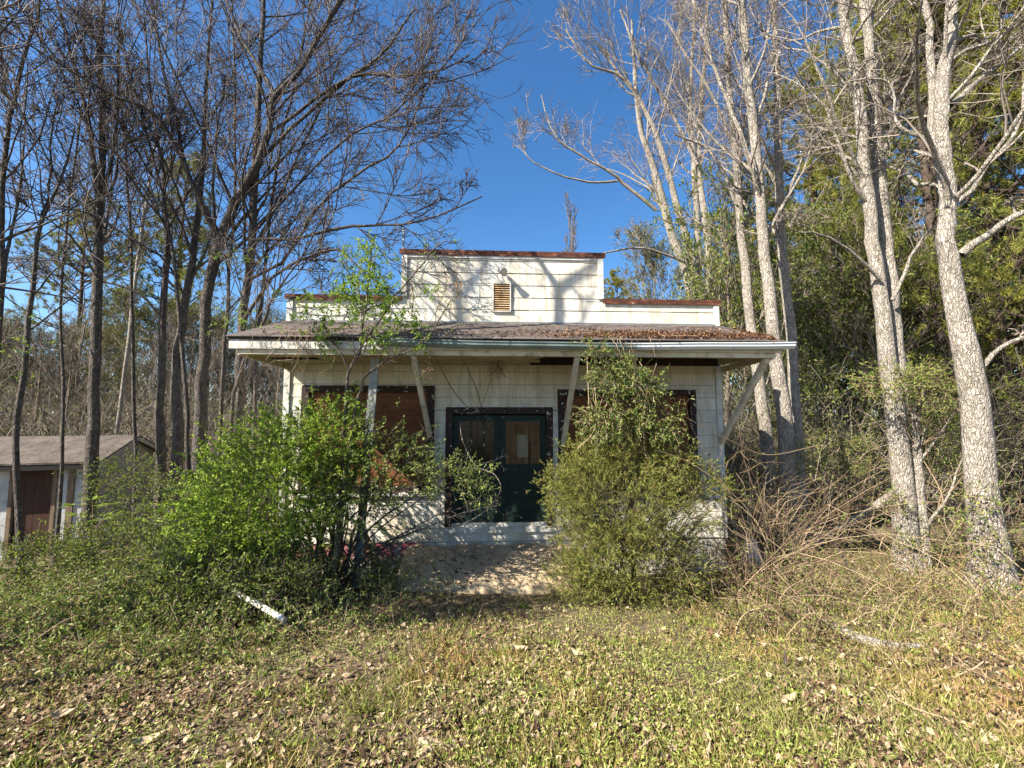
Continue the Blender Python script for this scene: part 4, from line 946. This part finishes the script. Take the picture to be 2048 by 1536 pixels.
def brush(name, label, pts, n, h, ls, nl, cat='brush', leafm=None, bend=.22, r=.0055):
    """tangled dead canes"""
    root = thing(name, label, cat, on_ground(*pts[0][:2])); m, lf = MB(), MB(); k = []
    for px, py, s in pts:
        g = on_ground(px, py); k.append((g, s))
    i = rng.integers(0, len(k), n); b = np.array([k[j][0] for j in i]) + rng.normal(size=(n, 3)) * np.array([[k[j][1], k[j][1], 0] for j in i]); b[:, 2] = gz(b[:, 0], b[:, 1]) - .02
    K = 8; P = np.empty((n, K, 3)); P[:, 0] = b; L = h * rng.uniform(.35, 1.25, n); d = nrm(rv(n) * .6 + np.array([0, 0, 1.]))
    for q in range(1, K): P[:, q] = P[:, q - 1] + d * (L / (K - 1))[:, None]; d = nrm(d + rng.normal(size=d.shape) * bend + np.array([0, 0, -.14]))
    low = gz(P[..., 0], P[..., 1]) + .01; P[..., 2] = np.maximum(P[..., 2], low - .02)
    Rs = np.linspace(r, r * .4, K)[None] * rng.uniform(.6, 1.5, (n, 1)); m.tubes(P, Rs, 3)
    Pb, Rb = grow(P, Rs, 3, (.25, 1), (30, 80), (.2, .45), 5, 0, .3, .6, .0028); m.tubes(Pb, Rb, 3)
    keep(m.build('canes', B_TAN, None, False, kind='stuff'), root)
    if nl:
        C, D = tips(Pb, nl, .2); lf.leaves(C, rv(len(C)), nrm(rv(len(C)) + np.array([0, 0, .6])), ls * rng.uniform(.6, 1.3, len(C)), ls * .5); keep(lf.build('foliage', leafm or F_UNDER, None, False, kind='stuff'), root)
brush('dead_brush', 'tan tangle of dead canes at the right corner of the store', [(1480, 1110, .3), (1520, 1150, .3), (1560, 1140, .3), (1500, 1200, .3)], 320, 2.3, .04, 2, 'brush', None, .16)
brush('dead_brush', 'low pale tangle of vines in front of the cane thicket', [(1510, 1250, .3), (1570, 1270, .3), (1620, 1230, .35), (1560, 1200, .3)], 170, .8, .035, 4)
brush('dead_brush', 'dry vines sprawling at the foot of the twin-stemmed tree', [(1700, 1190, .4), (1780, 1200, .45), (1860, 1210, .4), (1920, 1230, .4), (1650, 1160, .4)], 200, .6, .03, 4)
brush('dead_brush', 'dry vines and briars round the massive right trunk', [(1960, 1190, .5), (2040, 1180, .5), (1900, 1130, .5), (2040, 1100, .5)], 200, 1.5, .04, 5)
brush('dead_brush', 'twiggy brush left of the shed door', [(60, 1110, .4), (130, 1100, .4), (10, 1100, .4)], 120, 1.1, .04, 2)
brush('dry_weed_clump', 'clump of dry tan stalks on the sandy step left of the door', [(868, 1118, .13), (890, 1122, .12)], 150, .42, .03, 1, 'weeds', F_LITTER, .3, .003)
def vines_on_trunk(label, px, py, Y, rad, ncl):
    root = thing('ivy_clump', label, 'ivy', at(px, py, Y)); tw, lf = MB(), MB()
    C, D = cloud(at(px, py, Y), rad, ncl, 9, .07, .1); sprays(tw, lf, C, D * .5 + rv(len(C)), rng.uniform(.12, .3, len(C)), 6, .042)
    keep(lf.build('foliage', F_HONEY, None, False, kind='stuff'), root); keep(tw.build('twigs', B_TAN, None, False, kind='stuff'), root)
vines_on_trunk('yellow-green vine clump hung between the two big right trunks', 1820, 765, 6.5, (.95, .4, .2), 46)
vines_on_trunk('dark green ivy clump between the two big right trunks', 1880, 870, 7.2, (.45, .5, .65), 70)
vines_on_trunk('bright green young leaves behind the fallen trunk', 1680, 900, 10, (.9, .5, .6), 60)
vines_on_trunk('bright weeds at the foot of the massive right trunk', 2030, 1235, 5.2, (.4, .3, .15), 40)
def mound(label, parts_):
    root = thing('vine_mound', label, 'vines', on_ground(parts_[0][0], parts_[0][1] + 60)); tw, lf = MB(), MB()
    for px, py, Y, rad, ncl in parts_:
        C, D = cloud(at(px, py, Y), rad, ncl, 9, .1, .3); sprays(tw, lf, C, D * .6 + rv(len(C)) * .6 + np.array([0, 0, .3]), rng.uniform(.12, .35, len(C)), 8, .04, 3, .2)
    keep(lf.build('foliage', F_UNDER, None, False, kind='stuff'), root); keep(tw.build('twigs', B_DTW, None, False, kind='stuff'), root)
mound('low mound of dark green vines between the shed and the bright shrub', ((330, 1020, 6.4, (.7, .5, .4), 44), (300, 1090, 5.9, (.9, .5, .28), 46), (390, 1110, 5.4, (.6, .5, .26), 34)))
mound('sprawling green brambles in front of the shed wall', ((190, 1100, 6.1, (.9, .5, .25), 60), (250, 950, 7.4, (.6, .4, .3), 30), (110, 1130, 5.9, (.7, .5, .2), 40)))
mound('leafy brambles at the lower left of the bright shrub', ((430, 1160, 4.8, (.7, .45, .22), 60), (330, 1170, 4.8, (.7, .4, .16), 40), (560, 1170, 4.9, (.6, .4, .16), 40)))
vines_on_trunk('vines wrapped round the lower stem of the twin-stemmed tree', 1812, 1060, 6.75, (.26, .15, .7), 9)
vines_on_trunk('vines wrapped round the lower part of the massive right trunk', 1965, 1060, 5.6, (.34, .14, .7), 9)
vines_on_trunk('leafy vines climbing the trunks by the right corner of the store', 1600, 960, 8.1, (.4, .2, .8), 12)
# big-leaved evergreen sprig before the shed
def sprig():
    g = on_ground(190, 1130); root = thing('large_leaved_sapling', 'small sapling with long glossy leaves in front of the shed', 'sapling', g)
    for px, py in ((150, 1010), (185, 1000), (215, 1010), (170, 1050), (240, 1060), (205, 1040), (160, 1030), (225, 1030)):
        c = at(px, py, 6.3); keep(MB().tubes(cr([g, (g + c) / 2 + rng.normal(size=3) * .05, c], 7), np.linspace(.012, .005, 7), 4).build('stem', B_TAN, None, True), root)
        n = 7; a = rng.uniform(0, 6.28, n); D = np.stack([np.cos(a), np.sin(a), rng.uniform(-.1, .4, n)], 1)
        for q in range(n): keep(MB().leaves(c[None], D[q:q + 1], np.array([[0, 0, 1.]]), .2, .06, .2).build('leaf', F_HONEY), root)
sprig()

# ------------------------------------------------------------------ ground cover
def field(n, y0, y1, pw, wide=1.5):
    t = rng.uniform(0, 1, n)
    y = (y0 ** (1 - pw) + t * (y1 ** (1 - pw) - y0 ** (1 - pw))) ** (1 / (1 - pw))
    x = rng.uniform(-1, 1, n) * (wide * y + .5)
    c, s = math.cos(R(3)), math.sin(R(3)); u, o = x * c + (y - 7) * s, -(-x * s + (y - 7) * c)
    ok = ~((u > UL - .05) & (u < UR + .05) & (o < .1)) & ~((np.abs(u + .4) < 1.3) & (o > -.1) & (o < 1.15))
    ok &= ~((x > -14) & (x < -9.3) & (y > 8.9 + (x + 9.2) * .287) & (y < 11.2))
    return x[ok], y[ok]
def leaf6(mb, C, D, N, L, Wd, curl):
    D = nrm(D); sd_ = nrm(np.cross(D, N)); N = np.cross(sd_, D); L, Wd, curl = L[:, None], Wd[:, None], curl[:, None]
    pt = lambda t, w_: C + D * L * (t - .5) + N * curl * L * ((t - .5) ** 2 * 3 - .2) + sd_ * Wd * w_ + N * abs(w_) * curl * Wd
    v = np.stack([pt(0, 0), pt(.3, .5), pt(.3, -.5), pt(.68, .4), pt(.68, -.4), pt(1, 0)], 1); b = np.arange(len(C))[:, None] * 6
    mb.add(v, b + np.array([1, 3, 4, 2]), np.concatenate([b + np.array([0, 1, 2]), b + np.array([3, 5, 4])]))
def litter():
    x, y = field(96000, 1.3, 9.5, 1.4); m = MB()
    keepm = wav(x, y, 1.6) + .7 * wav(y, x, 3.4) + rng.normal(size=len(x)) * .45 - .2 * (x - .3) > -.35
    x, y = x[keepm], y[keepm]; n = len(x); L = np.minimum(rng.gamma(3.0, .008, n) + .012, .058); C = np.stack([x, y, gz(x, y) + rng.uniform(.0, .035, n)], 1)
    a = rng.uniform(0, 6.28, n); D = np.stack([np.cos(a), np.sin(a), rng.normal(size=n) * .3], 1)
    leaf6(m, C, D, nrm(rv(n) * .65 + np.array([0, 0, 1.])), L, L * rng.uniform(.3, .8, n), rng.normal(size=n) * 1.1)
    m.build('leaf_litter', F_LITTER, None, kind='stuff', label='brown fallen leaves strewn over the ground', category='leaf litter')
litter()
def gmask(x, y): return wav(x * 1.0, y, 1.7) * .6 + wav(y, x, .8) * .7
def grass():
    x, y = field(260000, 1.3, 9, 1.3); k = gmask(x, y) + rng.normal(size=len(x)) * .55 + .10 * x > .15
    tuft = wav(x * 3, y * 3, 3.1) + rng.normal(size=len(x)) * .6 > -.1; x, y = x[k & tuft], y[k & tuft]; n = len(x)
    C = np.stack([x, y, gz(x, y) - .004], 1); h = rng.gamma(5, .0125, n) * (1 + .4 * np.clip(wav(x, y, 5), 0, 1)) + .012
    D = nrm(rv(n) * .75 + np.array([0, 0, .85])); D[:, 2] = np.abs(D[:, 2])
    MB().leaves(C, D, rv(n), h, .0036 + .0006 * y, .9).build('grass', F_GRASS, None, kind='stuff', label='patchy short grass covering the foreground', category='grass')
    print('grass', n)
grass()
def tufts():
    x, y = field(150, 1.5, 6.5, 1.05); n = 30; x = np.repeat(x, n); y = np.repeat(y, n); a = rng.uniform(0, 6.28, len(x)); r_ = np.abs(rng.normal(size=len(x))) * .045
    x = x + np.cos(a) * r_; y = y + np.sin(a) * r_; C = np.stack([x, y, gz(x, y) - .004], 1); D = np.stack([np.cos(a) * .5, np.sin(a) * .5, np.ones(len(x))], 1) + rng.normal(size=(len(x), 3)) * .2
    MB().leaves(C, D, np.stack([np.cos(a), np.sin(a), np.zeros(len(x))], 1), rng.uniform(.03, .11, len(x)) , .0032, -4.).build('grass_tufts', F_WEED, None, kind='stuff', label='taller green grass tufts dotted over the ground', category='grass')
tufts()
def weeds():
    x, y = field(120000, 1.4, 8.5, 1.25)
    px, py = proj(np.stack([x, y, gz(x, y)], 1))
    g = gmask(x + 3, y) * .7 + .9 * np.exp(-((x - .9) / 1.2) ** 2 - ((y - 4.1) / .9) ** 2) + .9 * np.exp(-((x + 2.6) / 1.7) ** 2 - ((y - 4.3) / 1.1) ** 2) + .35 * np.exp(-((x - 2.5) / 1.5) ** 2 - ((y - 3.4) / 1.5) ** 2)
    k = g + rng.normal(size=len(x)) * .3 > .48; x, y = x[k], y[k]; n = len(x)
    C = np.stack([x, y, gz(x, y) + rng.gamma(2, .022, n)], 1)
    MB().leaves(C, nrm(rv(n) + np.array([0, 0, .2])), nrm(rv(n) * .6 + np.array([0, 0, 1.])), rng.gamma(6, .0034, n) + .007, .011 * rng.uniform(.6, 1.3, n), .2).build('weeds', F_WEED, None, kind='stuff', label='low bright green weeds in patches', category='weeds')
    print('weeds', n)
weeds()
def groundcover():
    n = 12500; x = rng.uniform(-8.5, -.9, n); y = rng.uniform(3.2, 8.2, n)
    d = np.exp(-((x + 4.2) / 2.6) ** 2) * np.clip((y - 3.1) / 1.4, 0, 1); k = (rng.uniform(0, 1, n) < d * 1.1) & (wav(x, y, 2.3) + rng.normal(size=n) * .5 > -.45)
    x, y = x[k], y[k]; ok = ~((x > -3.95) & (y > 6.7)); x, y = x[ok], y[ok]; n = len(x)
    hh = .42 * np.clip((y - 3.6) / 2, 0, 1) * np.clip(1.2 - np.abs(x + 4.2) / 4, .2, 1)
    C = np.stack([x, y, gz(x, y) + rng.uniform(0, 1, n) * (hh + .05)], 1); tw, lf = MB(), MB()
    sprays(tw, lf, C, rv(n) + np.array([0, 0, .5]), rng.uniform(.15, .45, n), 9, .038, 3, .25)
    lf.build('ground_vines_leaves', F_HONEY2, None, kind='stuff', label='leafy vines covering the ground left of the shrub', category='ground cover')
    tw.build('ground_vines_stems', B_TAN, None, kind='stuff', label='tangled stems of the ground vines on the left', category='ground cover')
groundcover()
def rightcover():
    n = 3600; x = rng.uniform(2.2, 9, n); y = rng.uniform(3.4, 9, n); k = wav(x, y, 2.1) + rng.normal(size=n) * .5 > -.1; x, y = x[k], y[k]; n = len(x)
    ok = ~((x < 3.95) & (y > 6.7)); x, y = x[ok], y[ok]; n = len(x)
    C = np.stack([x, y, gz(x, y) + rng.uniform(0, .16, n)], 1); tw, lf = MB(), MB()
    sprays(tw, lf, C, rv(n) + np.array([0, 0, .3]), rng.uniform(.15, .5, n), 5, .03, 4, .25, .45, .003)
    lf.build('ground_weeds', F_WEED, None, kind='stuff', label='sparse green weeds under the right trees', category='ground cover')
    tw.build('dry_stems', B_TAN, None, kind='stuff', label='dry straw-coloured stems under the right trees', category='ground cover')
rightcover()
def bits():
    n = 2600; x, y = field(n, 1.5, 8, 1.1); n = len(x); a = rng.uniform(0, 6.28, n); C = np.stack([x, y, gz(x, y) + .02], 1)
    P = sprays(None, None, C, np.stack([np.cos(a), np.sin(a), rng.normal(size=n) * .15], 1), rng.gamma(2, .07, n), 0, 0, 4, .02)
    MB().tubes(P, np.full((n, 4), .0028) * rng.uniform(.6, 1.6, (n, 1)), 3).build('fallen_twigs', B_TAN, None, kind='stuff', label='small dead twigs scattered on the ground', category='twigs')
bits()
# leaves and needles lying on the porch roof
def roof_litter():
    n = 4200; u = np.clip(rng.normal(2.5, 1.2, n), -3.6, 3.8); u[:300] = rng.uniform(-3.7, 3.8, 300); f = np.clip(rng.beta(1.2, 4.2, n) + .02, 0, .95); o = EO * (1 - f) + .03
    z = EZ + (JZ - EZ) * f + .02 + rng.uniform(0, .035, n) * (f < .3); C = np.stack([u * 1.0, -o, z - ZB], 1)
    a = rng.uniform(0, 6.28, n); D = np.stack([np.cos(a), np.sin(a), rng.normal(size=n) * .3], 1); m = MB()
    leaf6(m, C, D, nrm(rv(n) * .6 + np.array([0, 0, 1.])), rng.gamma(4, .009, n) + .012, rng.gamma(3, .004, n) + .006, rng.normal(size=n) * .8)
    o_ = m.build('roof_leaves', F_DEB, None, kind='stuff', label='dead leaves lying along the porch roof edge', category='leaf litter'); o_.location = store.location; o_.rotation_euler = store.rotation_euler
roof_litter()
def step_litter():
    n = 420; u = rng.normal(-.75, .65, n); o = rng.uniform(.1, 1.2, n); f = (o - .02) / 1.23; C = np.stack([u, -o, -.58 - .26 * f ** 1.4 - ZB], 1); a = rng.uniform(0, 6.28, n); m = MB()
    leaf6(m, C, np.stack([np.cos(a), np.sin(a), rng.normal(size=n) * .3], 1), nrm(rv(n) * .6 + np.array([0, 0, 1.])), rng.gamma(4, .009, n) + .012, rng.gamma(4, .005, n) + .006, rng.normal(size=n) * .8)
    o_ = m.build('step_leaves', F_LITTER, None, kind='stuff', label='dead leaves lying on the sandy step below the doors', category='leaf litter'); o_.location = store.location; o_.rotation_euler = store.rotation_euler
step_litter()

# ------------------------------------------------------------------ single things lying about
def dleaf(label, px, py, L, Wd, a):
    g = on_ground(px, py); m = MB(); n = 7; t = np.linspace(0, 1, n); wd = np.sin(np.pi * t ** .8) * Wd / 2; V = []
    d = np.array([math.cos(a), math.sin(a), 0]); s = np.array([-d[1], d[0], 0])
    for ti, wi in zip(t, wd):
        for k_ in (-1, 0, 1): V.append(g + d * L * (ti - .5) + s * wi * k_ + np.array([0, 0, .035 + .02 * abs(k_) + .03 * (ti - .5) ** 2 * 4]))
    q = [(i * 3 + j, i * 3 + j + 1, i * 3 + j + 4, i * 3 + j + 3) for i in range(n - 1) for j in (0, 1)]
    m.add(V, q).build('dead_leaf', F_PALE, None, label=label, category='leaf', group='big pale dead leaves on the ground')
for a in (('largest pale dead leaf, at the bottom edge left of the middle', 292, 1522, .17, .075, .5), ('curled pale dead leaf near the bottom left corner', 124, 1450, .15, .09, .2), ('pale leaf lying left of centre below the shrub', 291, 1345, .1, .06, 2.4),
          ('pale leaf at the edge of the vines', 643, 1332, .1, .06, 1.4), ('left one of two pale leaves in the middle of the ground', 1036, 1318, .15, .08, 2.8), ('right one of two pale leaves in the middle of the ground', 1152, 1322, .14, .08, 2.4),
          ('oval pale leaf above its twin left of the bare patch', 850, 1372, .08, .04, 2.9), ('oval pale leaf below its twin left of the bare patch', 852, 1400, .09, .045, .3), ('orange brown leaf right of the centre foreground', 1145, 1418, .07, .05, 1.),
          ('folded white-tan leaf at lower right', 1580, 1422, .14, .06, .3), ('tan leaf standing near the right log', 1960, 1245, .12, .07, 1.5), ('tan leaf right of the two middle ones', 1325, 1280, .09, .05, .2), ('pale leaf low by the right side of the bottom edge', 1415, 1510, .09, .05, 1.2), ('tan leaf in front of the short dead stake', 1600, 1335, .1, .05, .1)): dleaf(*a)
def rod(name, label, cat, pts, rads, mat, n=9, cap=True, rough=.04):
    P = cr(pts, max(6, len(pts) * 4)); Rd = np.interp(np.linspace(0, 1, len(P)), np.linspace(0, 1, len(rads)), rads)
    return MB().tubes(P[None], Rd[None], n, rough, cap).build(name, mat, None, True, label=label, category=cat)
up_ = lambda p, h: p + np.array([0, 0, h])
rod('fallen_pole', 'long pale pole lying half hidden in the vines on the left', 'pole', [up_(on_ground(350, 1185), .30), up_(on_ground(455, 1238), .27), up_(on_ground(568, 1290), .20)], [.03, .03, .028], M_PVC)
rod('fallen_log', 'pale weathered log lying in the grass at right', 'log', [up_(on_ground(1655, 1268), .09), up_(on_ground(1700, 1290), .05), up_(on_ground(1770, 1300), .04), up_(on_ground(1850, 1312), .02)], [.03, .05, .045, .02], B_PALE)
rod('fallen_log', 'fallen trunk leaning up behind the twin-stemmed tree', 'log', [up_(at(1600, 1108, 8.6), 0), at(1650, 1075, 8.5), at(1710, 1040, 8.3), at(1770, 1000, 8.1), at(1810, 965, 7.9)], [.11, .10, .085, .075, .06], B_PALE)
rod('dead_branch', 'crooked dead branch poking up before the right brush', 'branch', [on_ground(1790, 1245), at(1720, 1170, 5.9), at(1690, 1120, 6.0), at(1655, 1065, 6.1)], [.02, .022, .016, .008], B_DARK)
rod('dead_branch', 'pale zigzag dead branch crossing the doors', 'branch', [at(905, 1055, 5.9), at(960, 1030, 5.85), at(1000, 985, 5.8), at(990, 950, 5.8), at(950, 930, 5.8), at(925, 880, 5.85), at(920, 845, 5.9)], [.011, .010, .009, .008, .007, .006, .003], B_PALE, 5)
rod('dead_branch', 'long thin arching cane right of the cedar bush', 'branch', [at(1640, 890, 6.1), at(1540, 910, 6.0), at(1480, 890, 6.0), at(1400, 850, 5.9), at(1330, 810, 5.8)], [.006, .006, .005, .004, .003], B_TAN, 5)
rod('dead_stake', 'short dark dead stake in the right grass', 'stake', [on_ground(1572, 1345), at(1570, 1300, 3.6)], [.012, .007], B_DARK, 6)
MB().bar(W(-1.98, .55, -.93), W(-2.5, .22, -.2), .12, .045, (0, 1, 0)).build('leaning_board', M_OLDW, None, label='brown board leaning against the wall below the left window', category='board')
MB().bar(W(-2.35, .75, -.98), W(-2.06, 1.08, 2.43), .12, .03, (0, 1, 0)).build('grey_plank', M_GREYW, None, label='tall grey plank propped under the porch left of the door', category='plank')
def rock(name, label, c, s, mat):
    m = MB(); nu, nv = 10, 7; V = []
    for i in range(nv):
        th = math.pi * i / (nv - 1)
        for j in range(nu):
            ph = 6.2832 * j / nu; k_ = 1 + .18 * math.sin(3 * ph + i) + .1 * math.sin(5 * th + 2 * ph)
            V.append((c[0] + s[0] * k_ * math.sin(th) * math.cos(ph), c[1] + s[1] * k_ * math.sin(th) * math.sin(ph), c[2] + s[2] * k_ * math.cos(th)))
    q = [(i * nu + j, i * nu + (j + 1) % nu, (i + 1) * nu + (j + 1) % nu, (i + 1) * nu + j) for i in range(nv - 1) for j in range(nu)]
    m.add(V, q).build(name, mat, None, True, label=label, category='stone')
g = at(1503, 1112, 6.2); rock('white_stone', 'upright pale stone in the brush at the right corner of the store', g, (.13, .1, .24), M_STONE)
g = on_ground(862, 1520); rock('buried_stone', 'flat stone surfacing in the ground at the bottom edge', up_(g, -.035), (.17, .13, .06), M_CONC)
# hanging dead vines under the porch
def hang(label, pts, n, s, ln, name='hanging_vine'):
    m = MB(); a = np.array(pts[0]); 
    for i in range(n):
        st_ = a + rng.normal(size=3) * s; K = 7; P = [st_]; d = np.array([rng.normal() * .3, rng.normal() * .2, -1.])
        L = ln * rng.uniform(.4, 1.1)
        for k_ in range(K - 1): P.append(P[-1] + nrm(d) * L / K); d = d + rng.normal(size=3) * .5
        m.tubes(np.array(P)[None], np.linspace(.004, .0018, K)[None], 3)
    m.build(name, B_TAN, None, label=label, category='vine')
hang('bushy tuft of pale dead vine hanging from the porch ceiling before the doors', [W(-.25, .7, 2.40)], 44, np.array([.06, .05, .05]), .42)
hang('thin dead vines hanging at the left end of the porch', [W(-3.1, 1.45, 2.75)], 26, np.array([.35, .05, .05]), 1.0)
hang('thin dead vines dangling from the gutter over the climbing vine', [W(1.5, 1.5, 2.66)], 16, np.array([.3, .02, .03]), .45)
rod('creeping_vine', 'dark vine stems slanting down across the upper left of the doors', 'vine', [W(-1.2, .9, 2.43), W(-.95, .6, 1.95), W(-.55, .3, 1.5), W(-.2, .2, 1.05), W(.1, .15, .9)], [.006, .007, .006, .004, .003], B_DARK, 5)
rod('creeping_vine', 'second dark vine stem beside the doors frame top', 'vine', [W(-.8, .9, 2.43), W(-.6, .6, 2.0), W(-.5, .3, 1.65), W(-.3, .2, 1.3)], [.005, .006, .005, .003], B_DARK, 5)
rod('creeping_vine', 'thin vine stem hanging from the tuft to the doors', 'vine', [W(-.33, .7, 2.43), W(-.42, .5, 2.0), W(-.6, .35, 1.5), W(-.62, .25, 1.0)], [.004, .004, .004, .003], B_DARK, 5)
def roof_sticks():
    for i, (u, o, L, a) in enumerate(((2.9, 1.0, 1.3, .2), (2.2, 1.25, .9, 2.9), (-.5, 1.1, 1.1, .1), (-2.2, .8, 1.4, .15), (.8, 1.2, .9, -.1), (3.2, .6, .9, .5), (-3.2, 1.2, 1.0, 2.8))):
        f = 1 - o / EO; z = EZ + (JZ - EZ) * f + .05; p = W(u, o, z); d = np.array([math.cos(a), math.sin(a), .06]) * L / 2
        rod('roof_twig', ('dead twig lying at the right end of the porch roof', 'dead twig on the roof leaves right of centre', 'dead twig on the porch roof above the doors', 'dead twig on the porch roof above the left window', 'dead twig over the gutter right of the doors', 'dead twig high on the right of the porch roof', 'dead twig at the left end of the porch roof')[i], 'twig', [p - d, p + rng.normal(size=3) * .02, p + d], [.009, .007, .003], B_TAN, 5)
roof_sticks()
def cluster(label, px, py, Y):
    c = at(px, py, Y) + rng.normal(size=(26, 3)) * np.array([.05, .04, .08]); root = thing('dead_leaf_cluster', label, 'leaf cluster', at(px, py, Y))
    for q in c: keep(MB().leaves(q[None], rv(1) + np.array([0, 0, -.6]), rv(1), .07, .03).build('leaf', F_LITTER), root)
cluster('dark withered leaf cluster hanging in front of the parapet vent', 920, 573, 5.4); cluster('withered brown leaf cluster hanging under the gutter left of the doors', 853, 735, 5.4)
for i, (ya, yb) in enumerate(((792, 800), (800, 806), (824, 836))):
    a, b = at(-40, ya, 15), at(480, yb, 22); P = np.linspace(a, b, 12); P[:, 2] -= .25 * np.sin(np.linspace(0, math.pi, 12))
    MB().tubes(P[None], np.full((1, 12), .012), 4).build('utility_wire', M_METAL, None, label=('top utility wire behind the shed', 'middle utility wire behind the shed', 'lowest utility wire behind the shed')[i], category='wire', group='wires behind the shed')
print('total tris', sum(len(o.data.loops) - 2 * len(o.data.polygons) for o in {o.data.name: o for o in S.objects if o.type == 'MESH'}.values()))
